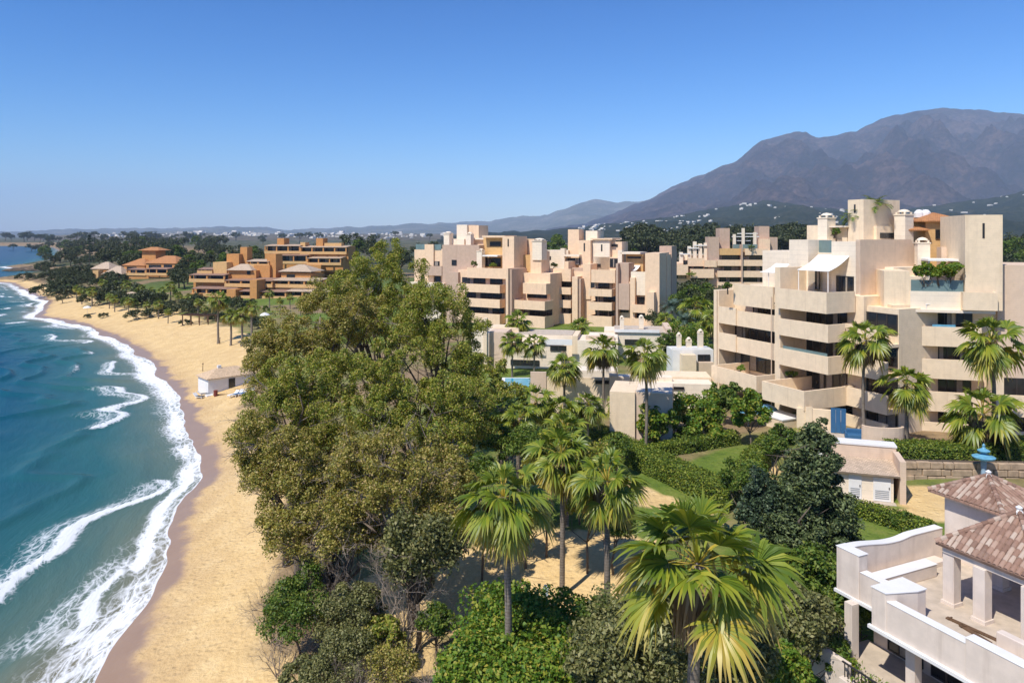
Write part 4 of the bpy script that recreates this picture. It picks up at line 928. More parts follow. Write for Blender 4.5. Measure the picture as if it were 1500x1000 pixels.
def tree(name, base, ells, label, cat, mat, nsub, nleaf, size, rsub, seed, group=None, r0=.25, low=-.55, flat=.75, upw=.5, asp=.55, nlimb=7, bark=None, crown='crown', sat=0, bare=0):
    rng = np.random.default_rng(seed); bx, by, bz = base
    root = empty(name, base, 0, label, cat, group)
    E = [((c[0]-bx, c[1]-by, c[2]-bz), r) for c, r in ells]
    P, O, cs = clump_points(E, nsub, nleaf, rng, rsub, low, flat, sat)
    V, Q = leaf_geo(P, size, rng, O, .6, upw, asp)
    link_mesh(crown, np_mesh(crown, V, Q), mat, root)
    if bare:
        m = MB()
        for _ in range(bare):
            c, r = E[rng.integers(len(E))]; c = Vector(c); d = Vector(unit(rng.normal(size=(1,3))*np.array([1,1,.8])+np.array([-.25,-.35,0]))[0])
            p = c+Vector((d.x*r[0], d.y*r[1], d.z*r[2]))*.35; L = r[0]*(.75+.45*rng.random()); q = p+d*L*.5+Vector(rng.normal(size=3)*.15); e = p+d*L+Vector((0,0,.2))
            m.tube([p, q, e], [.05, .03, .008], 4, False)
            for _ in range(5):
                a = p.lerp(e, .35+.6*rng.random()); d2 = (d+Vector(rng.normal(size=3)*.6)).normalized(); f = a+d2*L*.35; m.tube([a, f], [.018, .005], 3, False)
                for _ in range(2): g = a.lerp(f, .4+.5*rng.random()); m.tube([g, g+(d2+Vector(rng.normal(size=3)*.6)).normalized()*L*.2], [.010, .004], 3, False)
        m.build('twigs', M_TWIG, root)
    ends = [Vector(c) for c, r in E]
    pick = rng.choice(len(cs), min(nlimb, len(cs)), replace=False); ends += [Vector(cs[i,:3]) for i in pick]
    limbs((0,0,0), ends, r0, rng, bark or M_BARK, root)
    return root
def ball(px, py, Y, rpx, dy=1., sy=1., sz=.9): # lobe of a crown seen at a pixel
    r = rpx/F*Y; p = at(px, py, Y); return ((p.x, p.y, p.z), (r, r*dy, r*sz))
def dup(root, loc, rz=0, sc=1., label=None, group=None, cat=None, only=None):
    r = root.copy(); COL.objects.link(r); r.location = loc; r.rotation_euler = (0,0,rz); r.scale = (sc,sc,sc) if not isinstance(sc, tuple) else sc
    if label: r['label'] = label
    if group: r['group'] = group
    if cat: r['category'] = cat
    for ch in root.children:
        c = ch.copy(); COL.objects.link(c); c.parent = r
        for g in ch.children:
            d_ = g.copy(); COL.objects.link(d_); d_.parent = c
    return r
# ---- fan palms
def fan_crown(seed, R=2.3, nf=31, seg=20, emin=-60, emax=80, pet=.54, hang=1., droop=1.):
    rng = np.random.default_rng(seed); Vs = []; Qs = []; age = []; tip = []; nb = 0; Zu = np.array([0,0,1.])
    for k in range(nf):
        f = (k+.5)/nf; el = math.radians(emax+(emin-emax)*f**.85+rng.normal()*7); az = k*2.39996+rng.normal()*.3
        L = R*(.9+.2*rng.random())*(.82 if f < .15 else 1); ag = np.clip((f-.50)*1.5+rng.normal()*.15, 0, 1)
        d = np.array([math.cos(el)*math.cos(az), math.cos(el)*math.sin(az), math.sin(el)]); s = np.array([-math.sin(az), math.cos(az), 0.])
        pl = L*pet*(.85+.3*rng.random()); mid_ = d*pl*.55+Zu*pl*.05; hub = d*pl-Zu*pl*.10*math.cos(el); w = .030*R/2.3
        Vs += [d*.08+s*w*1.5, d*.08-s*w*1.5, mid_-s*w, mid_+s*w, hub-s*w*.7, hub+s*w*.7]; Qs += [[nb,nb+1,nb+2,nb+3],[nb+3,nb+2,nb+4,nb+5]]; age += [.75]*6; tip += [0]*6; nb += 6
        e2 = el-math.radians(20+22*rng.random())*hang*max(.15, math.cos(el))         # the blade hangs below the line of its stalk
        d = np.array([math.cos(e2)*math.cos(az), math.cos(e2)*math.sin(az), math.sin(e2)])
        n = np.cross(d, s); n = n if n[2] > 0 else -n
        tw = rng.normal()*.45; s = s*math.cos(tw)+n*math.sin(tw); n = np.cross(d, s); n = n if n[2] > 0 else -n
        bl = L*.50*(.9+.2*rng.random()); spread = 105 if f > .12 else 60
        for i in range(seg):
            a = math.radians(-spread+2*spread*(i+.5)/seg); ln = bl*(.66+.34*math.cos(a*.7))*(.9+.2*rng.random())
            dr = unit((d*math.cos(a)+s*math.sin(a)+n*(.12+.16*abs(math.sin(a))))[None])[0]
            sd = np.cross(dr, n); sd = sd/max(np.linalg.norm(sd), 1e-6); wd = bl*math.radians(2*spread/seg)*.36
            dp = (.30+.40*rng.random()+.35*ag)*ln*droop; jit = rng.normal()*.05*ln; b0 = nb
            for t_, wf in ((.0,.05),(.34,.78),(.60,.92),(.82,.5),(1.,.06)):
                c = hub+dr*ln*t_-Zu*dp*max(0,t_-.42)**1.6*1.7+sd*jit*max(0,t_-.5)*2
                tw_ = n*wd*.45*wf*(1 if i % 2 else -1)
                Vs += [c+sd*wd*wf+tw_, c-sd*wd*wf-tw_]; age += [ag]*2; tip += [t_]*2; nb += 2
            for j in range(4): Qs.append([b0+2*j, b0+2*j+1, b0+2*j+3, b0+2*j+2])
    me = np_mesh('crown', np.array(Vs), np.array(Qs), False, {'age': age, 'tip': tip}); me.materials.append(F_PALM); return me
def skirt_mesh(seed, R, n=44):
    rng = np.random.default_rng(seed); m = MB(); P = []; 
    V = []; Q = []; nb = 0
    for k in range(n):
        az = rng.random()*6.283; L = R*(.35+.35*rng.random()); o = .16+.25*rng.random()
        d = np.array([math.cos(az), math.sin(az), 0]); s = np.array([-math.sin(az), math.cos(az), 0])
        for i in range(7):
            w = .05*R/2.3; off = s*(i-3)*w*1.6
            a = d*.1+np.array([0,0,-.05*R]); b = d*o*R*.8+off*.9+np.array([0,0,-.22*R]); c = d*(o*R*.75)+off*1.6+np.array([0,0,-.22*R-L*(.8+.4*rng.random())])
            V += [a+s*w*.3, a-s*w*.3, b+s*w, b-s*w, c+s*w*.25, c-s*w*.25]; Q += [[nb,nb+1,nb+3,nb+2],[nb+2,nb+3,nb+5,nb+4]]; nb += 6
    me = np_mesh('dead_fronds', np.array(V), np.array(Q)); me.materials.append(F_DEAD); return me
CROWNS = [fan_crown(s) for s in (1,2,3,4)]
CROWN_BIG = [fan_crown(11, nf=40, seg=26, emin=-42, pet=.56, hang=.75, droop=.85), fan_crown(12, nf=34, seg=24, emin=-70), fan_crown(13, nf=34, seg=24)]
SKIRTS = [skirt_mesh(5, 2.3), skirt_mesh(6, 2.3)]
PG = 'fan palms in the gardens'
def palm(px, py, Y, wpx, label, crown=None, ground=None, tr=.17, skirt=True, lean=0., rz=None, group=PG, zoff=0., name='fan_palm'):
    """fan palm whose crown centre is seen at a pixel and whose crown is wpx wide in the photograph"""
    c = at(px, py, Y); R = wpx/F*Y/2; k = R/2.3
    gz_ = zg(c.x-lean, c.y) if ground is None else ground
    root = empty(name, (c.x-lean, c.y, gz_), 0, label, 'palm tree', group)
    H = c.z-gz_; rng = np.random.default_rng(int(px*7+py)); m = MB(); n = 14; pts = []; rads = []
    w1, w2 = rng.normal()*.05*H*.25, rng.normal()*.05*H*.25
    for i in range(n+1):
        t_ = i/n; pts.append((lean*t_**1.4+w1*math.sin(math.pi*t_), w2*math.sin(math.pi*t_), -.6+(H+.6)*t_)); rads.append(tr*(1.0-.30*t_)+(.13*tr/.17)*max(0,.12-t_)/.12+.05*max(0,t_-.93)/.07)
    m.tube(pts, rads, 10); m.build('trunk', M_PTRUNK, root, smooth=True)
    cr = bpy.data.objects.new('crown', crown or CROWNS[int(px+py) % 4]); COL.objects.link(cr); cr.parent = root; cr.location = (lean, 0, H); cr.scale = (k,k,k); cr.rotation_euler = (0,0, rng.random()*6.28 if rz is None else rz)
    if skirt:
        sk = bpy.data.objects.new('dead_fronds', SKIRTS[int(px) % 2]); COL.objects.link(sk); sk.parent = root; sk.location = (lean, 0, H); sk.scale = (k,k,k); sk.rotation_euler = (0,0,rng.random()*6.28)
    return root
# ---- feather palms
def feather_crown(seed, R=2.4, nf=22, mat=None):
    rng = np.random.default_rng(seed); V = []; Q = []; nb = 0
    for k in range(nf):
        f = (k+.5)/nf; az = k*2.39996+rng.normal()*.2; e0 = math.radians(80-70*f); L = R*(.9+.25*rng.random())
        p = np.zeros(3); pts = [p]; el = e0
        for i in range(12):
            el -= math.radians(4.+6.5*(i/12)*(1+f*.4)); d = np.array([math.cos(el)*math.cos(az), math.cos(el)*math.sin(az), math.sin(el)]); p = p+d*L/12; pts.append(p)
        s = np.array([-math.sin(az), math.cos(az), 0])
        for i in range(1, 13):
            d = unit((pts[i]-pts[i-1])[None])[0]; up = np.cross(d, s); up = up if up[2] > 0 else -up
            for sg in (-1, 1):
                for h in (0, .5):
                    c = pts[i-1]+(pts[i]-pts[i-1])*h; ln = L*.26*math.sin(math.pi*(.08+.86*(i+h)/13.)); dd = unit((s*sg*.8+d*.55+up*.28-np.array([0,0,.25]))[None])[0]
                    V += [c-d*.05, c+d*.06, c+dd*ln+d*.015, c+dd*ln-d*.015]; Q.append([nb,nb+1,nb+2,nb+3]); nb += 4
            w = .02; V += [pts[i-1]+s*w, pts[i-1]-s*w, pts[i]-s*w, pts[i]+s*w]; Q.append([nb,nb+1,nb+2,nb+3]); nb += 4
    me = np_mesh('crown', np.array(V), np.array(Q)); me.materials.append(mat or F_GREEN); return me
F_BLUEPALM = foliage('blue_green_fronds', [(0,(.03,.065,.045)), (.6,(.07,.115,.085)), (1,(.13,.17,.12))], .15)
FEATHER = [feather_crown(1), feather_crown(2, mat=F_BLUEPALM)]
# ---- shrubs and hedges
def shrub(name, px, py, Y, wpx, hpx, label, mat, n, size, seed, group=None, cat='shrub', nsub=40, rs=None, depth=1., base=None, lobes=4, upw=.6, twigs=True):
    c = at(px, py, Y); rx = wpx/F*Y/2; rz_ = hpx/F*Y/2; rng = np.random.default_rng(seed)
    gz_ = zg(c.x, c.y) if base is None else base
    ells = [((c.x, c.y, c.z), (rx*.75, rx*.75*depth, rz_*.85))]
    for i in range(lobes):
        a = 6.283*i/lobes+rng.random(); ells.append(((c.x+math.cos(a)*rx*.5, c.y+math.sin(a)*rx*.5*depth, c.z+rng.normal()*rz_*.25), (rx*.5, rx*.5, rz_*.6)))
    return tree(name, (c.x, c.y, gz_), ells, label, cat, mat, nsub, n, size, rs or rx*.3, seed, group, .07, -.7, .8, upw, .6, 4)
def hedge(pts, width, h, label, seed, mat=None, size=.16, dens=260, group='clipped hedges', z=None, cat='hedge'):
    """clipped hedge along ground points"""
    rng = np.random.default_rng(seed); P = []; O = []; core = MB(); p0 = Vector(pts[0])
    root = empty('hedge', (p0.x, p0.y, zg(p0.x, p0.y) if z is None else z), 0, label, cat, group); o = np.array(root.location)
    for a, b_ in zip(pts[:-1], pts[1:]):
        a = np.array(a[:2]); b_ = np.array(b_[:2]); d = b_-a; L = np.linalg.norm(d); d = d/L; nrm = np.array([-d[1], d[0]])
        n = int(dens*L*(width+2*h)); s = rng.random(n)*(L+width)-width/2; q = rng.random(n)*(width+2*h)
        side = np.where(q < h, -1, np.where(q > h+width, 1, 0)); off = np.where(side == 0, q-h-width/2, side*width/2)+rng.normal(size=n)*.05
        zz = np.where(side == 0, h, np.where(side < 0, q, q-h-width))+rng.normal(size=n)*.06+(fbm(s*.9, off*.9, seed, 2)-.5)*.16*np.where(side == 0, 1, 0)
        X = a[0]+d[0]*s+nrm[0]*off; Y = a[1]+d[1]*s+nrm[1]*off; G = zt(X, Y) if z is None else z
        P.append(np.stack([X, Y, G+zz], 1)-o); od = np.stack([nrm[0]*side, nrm[1]*side, np.where(side == 0, 1., .1)], 1); O.append(od)
        k = max(1, int(L/2))
        for i in range(k):
            A = a+d*(L*i/k-(.0 if i else width*.3)); B_ = a+d*(L*(i+1)/k+(0. if i < k-1 else width*.3)); g0 = (zg(*((A+B_)/2)) if z is None else z)-o[2]; w = width*.46
            core.prism([(A[0]-nrm[0]*w-o[0], A[1]-nrm[1]*w-o[1]), (B_[0]-nrm[0]*w-o[0], B_[1]-nrm[1]*w-o[1]), (B_[0]+nrm[0]*w-o[0], B_[1]+nrm[1]*w-o[1]), (A[0]+nrm[0]*w-o[0], A[1]+nrm[1]*w-o[1])], g0-.3, g0+h-.08)
    V, Q = leaf_geo(np.concatenate(P), size, rng, np.concatenate(O), 1.1, .3, .6)
    link_mesh('foliage', np_mesh('foliage', V, Q), mat or F_HEDGE, root); core.build('branches', M_HCORE, root); return root
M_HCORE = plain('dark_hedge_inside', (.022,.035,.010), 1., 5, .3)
def twigs(name, px, py, Y, hpx, wpx, label, seed, group=None, mat=None, n=9, cat='bare shrub', depth=4, r=.03):
    """leafless shrub of fine forking twigs"""
    c = at(px, py, Y); gz_ = zg(c.x, c.y); rng = np.random.default_rng(seed); m = MB(); H = hpx/F*Y; W = wpx/F*Y
    root = empty(name, (c.x, c.y, gz_), 0, label, cat, group)
    def grow(p, d, L, r, k):
        q = p+d*L*.5+Vector(rng.normal(size=3)*L*.06); e = p+d*L+Vector(rng.normal(size=3)*L*.08)
        m.tube([p, q, e], [r, r*.8, r*.6], 4 if k > 1 else 3, False)
        if k == 0: return
        for _ in range(3 if k > 1 else 4):
            dd = (d+Vector(rng.normal(size=3)*.5)+Vector((0,0,.12))).normalized(); grow(p.lerp(e, .45+.55*rng.random()), dd, L*(.55+.25*rng.random()), r*.55, k-1)
    for i in range(n):
        a = 6.283*i/n; d = Vector((math.cos(a)*W/H*.8*rng.random(), math.sin(a)*W/H*.8*rng.random(), 1)).normalized(); grow(Vector((math.cos(a)*.15, math.sin(a)*.15, -.1)), d, H*.42, r, depth-1)
    m.build('twigs', mat or M_TWIG, root); return root
# ================================================================ SEASIDE TREES (left of centre)
SG = 'tall olive green trees above the beach'
BARE = {2:10, 4:14, 6:45, 7:40, 8:40, 9:40}
def st(i, bpx, Y, lobes, label, nleaf=26000, nsub=190, size=.150, rs=.52, seed=0, mat=None, r0=.26, **kw):
    x = gx(bpx, Y); z = zg(x, Y)
    return tree('seaside_tree', (x, Y, z), [ball(*l) for l in lobes], label, 'tree', mat or F_OLIVE, int(nsub*1.15), int(nleaf*2.0), size, rs, 100+i, SG, r0, nlimb=14, low=-.35, sat=6, upw=.3, flat=1.0, bare=BARE.get(i, 8), **kw)
st(1, 575, 63, [(558,402,63,36),(515,416,62,30),(598,404,64,30),(540,440,63,38),(585,445,63,36),(480,440,62,28),(560,475,62,38),(520,495,61,36),(600,500,61,34)], 'seaside tree whose rounded top stands highest, against the hills', 30000, 230)
st(2, 455, 57, [(470,460,57,44),(425,490,56,38),(520,475,57,42),(455,520,56,48),(395,520,55,34),(380,555,54,30)], 'seaside tree behind the white beach hut, leaning out over the sand', 28000, 190, mat=F_OLIVE2)
st(3, 650, 56, [(640,450,56,36),(672,490,56,34),(610,480,56,40),(650,520,55,40),(690,545,55,30),(625,430,57,26)], 'seaside tree in front of the cream terraced building, with gaps between its boughs', 24000, 170)
st(4, 420, 50, [(405,580,50,42),(455,570,50,46),(430,625,49,50),(375,615,49,30),(365,650,48,26),(500,560,51,44),(480,620,49,44)], 'seaside tree with the broadest crown at the beach edge beside the hut', 30000, 210)
st(5, 610, 48, [(560,560,49,50),(610,580,48,48),(665,590,48,42),(690,610,48,34),(590,630,47,50),(650,640,47,42),(540,610,48,46)], 'seaside tree in the middle of the clump, nearest the blue pool side', 30000, 210)
st(6, 440, 43.5, [(400,690,43.5,42),(450,690,43,50),(385,650,44,34),(420,740,42.5,46),(480,730,43,44),(372,700,43.5,22)], 'seaside tree lower down on the sand edge, with dry twigs on its sea side', 22000, 170, mat=F_OLIVE2)
st(7, 605, 40.5, [(560,690,42,52),(620,700,41,50),(660,700,41,38),(520,670,43,46),(640,750,40,40),(575,740,40.5,44),(530,740,41,44)], 'seaside tree beside the nearest tall fan palm, pale trunk showing below', 24000, 180, mat=F_OLIVE2)
st(8, 612, 38.5, [(600,800,38.5,36),(630,790,38.5,34),(655,800,38.7,26),(605,840,38.5,26)], 'small thin grey seaside tree with drooping sparse boughs above the shaded ground', 8500, 90, .22, .7, mat=F_GREY, r0=.14)
st(9, 500, 40, [(450,800,40.5,44),(500,790,40.5,40),(420,780,41,34),(540,790,41,30),(480,760,41.5,44)], 'low spreading seaside tree over the dark shrubs at the beach edge', 11000, 110, mat=F_OLIVE2)
# dead grey branches poking out of the crowns
twigs('dry_bush', 470, 850, 40.2, 150, 120, 'grey leafless bush tangled under the seaside trees', 3, None, None, 8, depth=5, r=.05)
twigs('dry_bush', 400, 800, 41, 110, 90, 'leafless twiggy bush spreading onto the sand at the beach edge', 4, None, None, 7, depth=5, r=.035)
twigs('dry_bush', 590, 880, 38.2, 190, 90, 'tall bare grey bush before the thin grey tree', 5, None, None, 7, depth=5, r=.05)
# low shrubs at the beach edge
shrub('coastal_shrub', 435, 885, 38.5, 105, 80, 'rounded fresh green shrub on the sand edge', F_GREEN, 15000, .14, 21, 'coastal shrubs by the beach', nsub=60)
shrub('coastal_shrub', 515, 895, 38, 95, 90, 'grey green shrub between the round green shrub and the pale tree trunk', F_GREY, 14000, .13, 22, 'coastal shrubs by the beach', nsub=60)
shrub('coastal_shrub', 500, 960, 35, 110, 70, 'scrubby grey green bush at the lower edge beside the open sand', F_GREY, 12000, .12, 23, 'coastal shrubs by the beach', nsub=60)
shrub('coastal_shrub', 445, 985, 34.3, 60, 40, 'small low bush on the sand, lowest of the beach side bushes', F_GREY, 3000, .15, 24, 'coastal shrubs by the beach', nsub=30)
shrub('coastal_shrub', 575, 975, 34, 90, 60, 'yellowish bush among the dry grass', F_OLIVE2, 6000, .11, 25, 'coastal shrubs by the beach', nsub=40)
twigs('dry_bush', 560, 960, 34.5, 95, 110, 'low bare bush of brown twigs beside the yellowish bush', 6, None, None, 11, depth=4)
twigs('dry_bush', 640, 975, 33, 110, 90, 'pale forked dry bush on bare soil before the bright green shrub', 7, None, None, 9, depth=4)
twigs('dry_bush', 520, 985, 33.6, 110, 100, 'spreading dry bush of pale twigs at the lower edge beside the scrubby bush', 9, None, None, 12, depth=5, r=.035)
twigs('dry_bush', 410, 905, 38, 70, 80, 'dry twigs at the seaward side of the round green shrub', 10, None, None, 9, depth=4)
twigs('dry_bush', 470, 945, 36, 70, 90, 'thin dry bush at the foot of the seaside trees', 8, None, None, 9, depth=4)
# ================================================================ PALMS
palm(737, 728, 31, 158, 'fan palm with a tall pale trunk rising from the bright green shrub', CROWN_BIG[1], tr=.19)
palm(889, 705, 38, 124, 'fan palm with a grey trunk at the right side of the sandy clearing', CROWN_BIG[2], tr=.19)
palm(823, 668, 41.5, 118, 'fan palm with a slim trunk in the middle of the sandy clearing', CROWN_BIG[2], tr=.17)
palm(1022, 826, 21.5, 256, 'largest nearest fan palm with a broad shaggy crown beside the dark conifer', CROWN_BIG[0], tr=.23)
for a in [(1268,498,62,80,'fan palm before the patterned fin of the large block, tallest bare trunk',{}),(1327,563,60,78,'fan palm of middle height beside the white doored shed, before dark window bands',{}),
  (1452,498,58,96,'fan palm near the right edge with its crown against the tall slab tower base',{}),(1440,606,57,108,'short fan palm just behind the clipped hedge above the stone wall',{}),
  (884,512,76,58,'fan palm before the flat roofed white house, left of a similar one',{}),(945,520,62.5,68,'fan palm in front of the plain cream wall block',{}),(826,538,75,54,'stocky fan palm at the rosy end of the garden wall',{}),
  (850,482,112,44,'slender fan palm before the middle balconies of the cream terraced building',{}),(758,470,110,40,'small fan palm standing at the left stack of cream balconies',{}),(750,500,98,36,'thin trunked fan palm left of two beside the blue pool',{}),(783,503,98,36,'thin trunked fan palm right of two beside the blue pool',{}),
  (785,588,62,66,'fan palm among shrubs below the garden wall, left of the cream wall block',{}),(862,594,64,56,'leaning fan palm at the foot of the cream wall block',{}),(762,612,55,62,'bushy fan palm by the seaside trees with yellowing fronds',{}),(828,632,50,84,'fan palm behind the clearing with upright green fronds',{}),
  (1020,450,120,46,'fan palm in the garden between the cream buildings, before the far block',{}),(1045,470,112,40,'fan palm close to the left wall of the large cream block',{})]:
    palm(a[0], a[1], a[2], a[3]*(1.18 if a[2] > 75 else 1.06), a[4], tr=.15 if a[2] > 60 else .19, **a[5])
for px, py, Y, w_, lab in ((320,438,150,36,'tallest beach palm, left of the palm group on the sand edge'),(338,462,146,30,'beach palm with drooping crown, second in the group on the sand edge'),(354,460,144,30,'beach palm in the middle of the group on the sand edge'),(369,450,140,26,'slim beach palm at the right end of the group, nearest the olive trees')):
    palm(px, py, Y, w_, lab, group='palms on the sand edge', tr=.24, skirt=True)
def feather(px, py, Y, wpx, label, k, ground=None, tr=.12, name='feather_palm'):
    c = at(px, py, Y); R = wpx/F*Y/2; gz_ = zg(c.x, c.y) if ground is None else ground
    root = empty(name, (c.x, c.y, gz_), 0, label, 'palm tree'); m = MB(); H = c.z-gz_
    m.tube([(0,0,-.2),(0,0,H*.5),(0,0,H)], [tr*1.3, tr, tr*.8], 8); m.build('trunk', M_PTRUNK, root, smooth=True)
    cr = bpy.data.objects.new('crown', FEATHER[k]); COL.objects.link(cr); cr.parent = root; cr.location = (0,0,H); cr.scale = (R/2.4,)*3; cr.rotation_euler = (0,0,px % 6)
feather(985, 452, 125, 48, 'blue green feather palm at the right end of the cream terraced building', 1)
feather(1003, 472, 118, 44, 'blue green feather palm in the garden, nearer the tall cream end wall', 1)
feather(1250, 322, 75.5, 46, 'small feather palm on the roof terrace, left of the slab tower', 0, 21., .16)
feather(1281, 304, 75, 54, 'wind bent feather palm on the roof terrace against the slab tower', 0, 21.5, .14)
# ================================================================ GARDEN TREES AND SHRUBS
x0 = at(1190, 740, 39)
tree('conifer', (x0.x, 39, zg(x0.x, 39)), [ball(1197,628,39,11,sz=1.4),ball(1196,644,39,19,sz=1.2),(ball(1194,672,39,32,sz=.9)),ball(1204,700,39,30,sz=.9),ball(1178,700,39,26),ball(1192,730,38.8,44,sz=.8),ball(1214,745,39,28),ball(1165,752,38.8,32),ball(1195,780,38.5,58,sz=.8),ball(1150,790,38.4,44),ball(1215,800,38.6,36),ball(1180,835,38,56,sz=.8)], 'dark dense conifer in front of the shed, its tip below the large cream block', 'conifer', F_CONIFER, 330, 46000, .20, .52, 300, None, .22, flat=.55, upw=.9, asp=.45, nlimb=10)
shrub('conifer_shrub', 1128, 752, 39.5, 84, 120, 'brownish dark conifer shrub at the left side of the dense conifer', F_DARK, 12000, .17, 302, nsub=90, cat='shrub')
shrub('broadleaf_tree', 1205, 850, 35, 110, 90, 'dark green broadleaf tree below the conifer beside the white villa parapet', F_GREEN, 14000, .2, 303, cat='tree', nsub=90)
shrub('broadleaf_tree', 1180, 910, 30.5, 92, 95, 'pale tufted young tree in front of the villa balcony', F_GREY, 11000, .17, 304, cat='tree', nsub=80)
shrub('broadleaf_tree', 1245, 890, 33, 70, 80, 'deep green leafy tree close against the white villa wall', F_GREEN, 8000, .18, 305, cat='tree', nsub=60)
shrub('olive_tree', 945, 935, 27.5, 190, 130, 'grey green olive like tree left of the largest fan palm', F_GREY, 26000, .16, 306, cat='tree', nsub=130, lobes=6)
shrub('olive_tree', 1075, 950, 27, 110, 120, 'dusty olive like tree behind the trunk of the largest fan palm', F_GREY, 15000, .16, 307, cat='tree', nsub=90)
shrub('green_shrub', 770, 935, 33.5, 200, 120, 'wide bright green shrub around the foot of the tall palm', F_BRIGHT, 24000, .2, 308, nsub=150, lobes=6)
shrub('green_shrub', 715, 985, 30, 140, 80, 'bright green leafy bush at the lower edge beside the dry twigs', F_BRIGHT, 13000, .19, 309, nsub=80)
shrub('green_shrub', 800, 990, 28.5, 140, 60, 'low light green bush under the wide bright shrub', F_BRIGHT, 10000, .18, 310, nsub=70)
shrub('garden_shrub', 1100, 985, 28, 90, 60, 'low yellow green grassy bush below the pale tufted tree', F_BRIGHT, 6000, .17, 311, nsub=50)
# bright trees by the terrace of the large block
for i, (px, py, Y, w_, h_, n, lab, mt) in enumerate([(1020,612,66,95,80,9000,'rounded yellow green garden tree left of the blue parasol',F_BRIGHT),(1098,600,63,58,60,4500,'loose leafed small tree in front of the blue parasol',F_BRIGHT),(958,622,64,60,62,5000,'yellowing small tree before the rosy side of the cream wall block',F_BRIGHT),(1060,585,70,50,46,4000,'leafy garden tree under the lowest balcony of the large block',F_GREEN)]):
    c = at(px, py, Y); r = w_/F*Y/2
    shrub('garden_tree', px, py, Y, w_, h_, lab, mt, n, .3, 320+i, 'bright garden trees by the large block', 'tree', nsub=46, rs=r*.24)
for i, (px, py, Y, w_, h_, n, mt, lab) in enumerate([(720,555,80,50,60,5000,F_OLIVE,'olive bush beside the pool'),(800,560,84,50,30,3500,F_GREEN,'green bush at the pool corner of the garden wall'),(905,655,58,40,36,3000,F_GREEN,'dark shrub at the foot of the cream wall block'),(735,650,50,60,40,4000,F_GREEN,'green bush on the lawn edge beside the seaside trees'),
    (800,690,46,80,60,6000,F_OLIVE,'olive undergrowth bush behind the clearing palms'),(900,760,43,70,30,3500,F_GREEN,'low dark bush under the grey trunked palm'),(1000,440,135,44,40,3000,F_GREEN,'green tree at the right end of the cream terraced building'),(1010,490,108,56,50,4500,F_BRIGHT,'bright green tree in the garden beyond the pool house'),(1040,440,140,50,34,3000,F_DISTANT,'dark tree before the far cream building'),(980,505,104,36,44,3000,F_GREEN,'green bush beside the flat roofed white house'),
    (1030,520,98,40,40,3000,F_GREEN,'leafy bush just behind the pool house pillars'),(1135,655,50,40,36,3000,F_GREEN,'leafy bush at the end of the hedged lawn'),(1390,395,66,40,24,2500,F_BRIGHT,'lime green potted shrub on the roof terrace of the large block'),(1240,412,72,26,16,1500,F_BRIGHT,'potted greenery on the mid terrace of the large block'),(1355,396,66.5,30,26,2000,F_BRIGHT,'yellow green potted shrub beside the terrace chimney'),
    (1340,775,47,60,34,4000,F_GREEN,'dark green bush on the lawn corner behind the villa'),(1330,768,46,40,30,2500,F_GREEN,'small leafy bush beside the lawn corner bush'),(1285,665,56,24,24,1500,F_BRIGHT,'small bright bush between the shed roof and the hedge')]):
    bz = {12: 19., 13: 19.2, 14: 19.}.get(i)
    shrub('garden_shrub', px, py, Y, w_, h_, lab, mt, n, .24 if Y > 60 else .18, 340+i, 'garden shrubs', nsub=34, base=bz)
# hedges (corner points are ground points seen in the photograph)
G = lambda *pp: [tuple(ground_px(*p)[:2]) for p in pp]
hedge(G((860,645),(930,682),(1068,742)), 1.9, 1.5, 'long clipped hedge along the near side of the lawn, running down to its corner', 1)
hedge(G((1075,738),(1105,690),(1128,668)), 1.7, 1.4, 'clipped hedge along the right side of the lawn beside the sandy path', 2)
hedge(G((945,674),(1070,652)), 1.3, 1.0, 'low clipped hedge at the back of the lawn under the bright garden trees', 3)
hedge(G((1240,752),(1345,785)), 1.2, .8, 'low clipped hedge in front of the white doored shed', 4)
zw = 7.2
hedge([(gx(1322,57), 57), (gx(1425,56.5), 56.5)], 2.2, 1.9, 'tall dark hedge above the stone retaining wall, left of the blue fountain', 5, z=zw-.6)
hedge([(gx(1440,57), 57), (gx(1520,57.5), 57.5)], 2.4, 2.1, 'tall hedge at the right edge behind the blue fountain', 6, z=zw-.6)
hedge(G((700,640),(790,655)), 1.5, 1.0, 'bright low hedge along the garden path behind the palms', 7, F_BRIGHT)

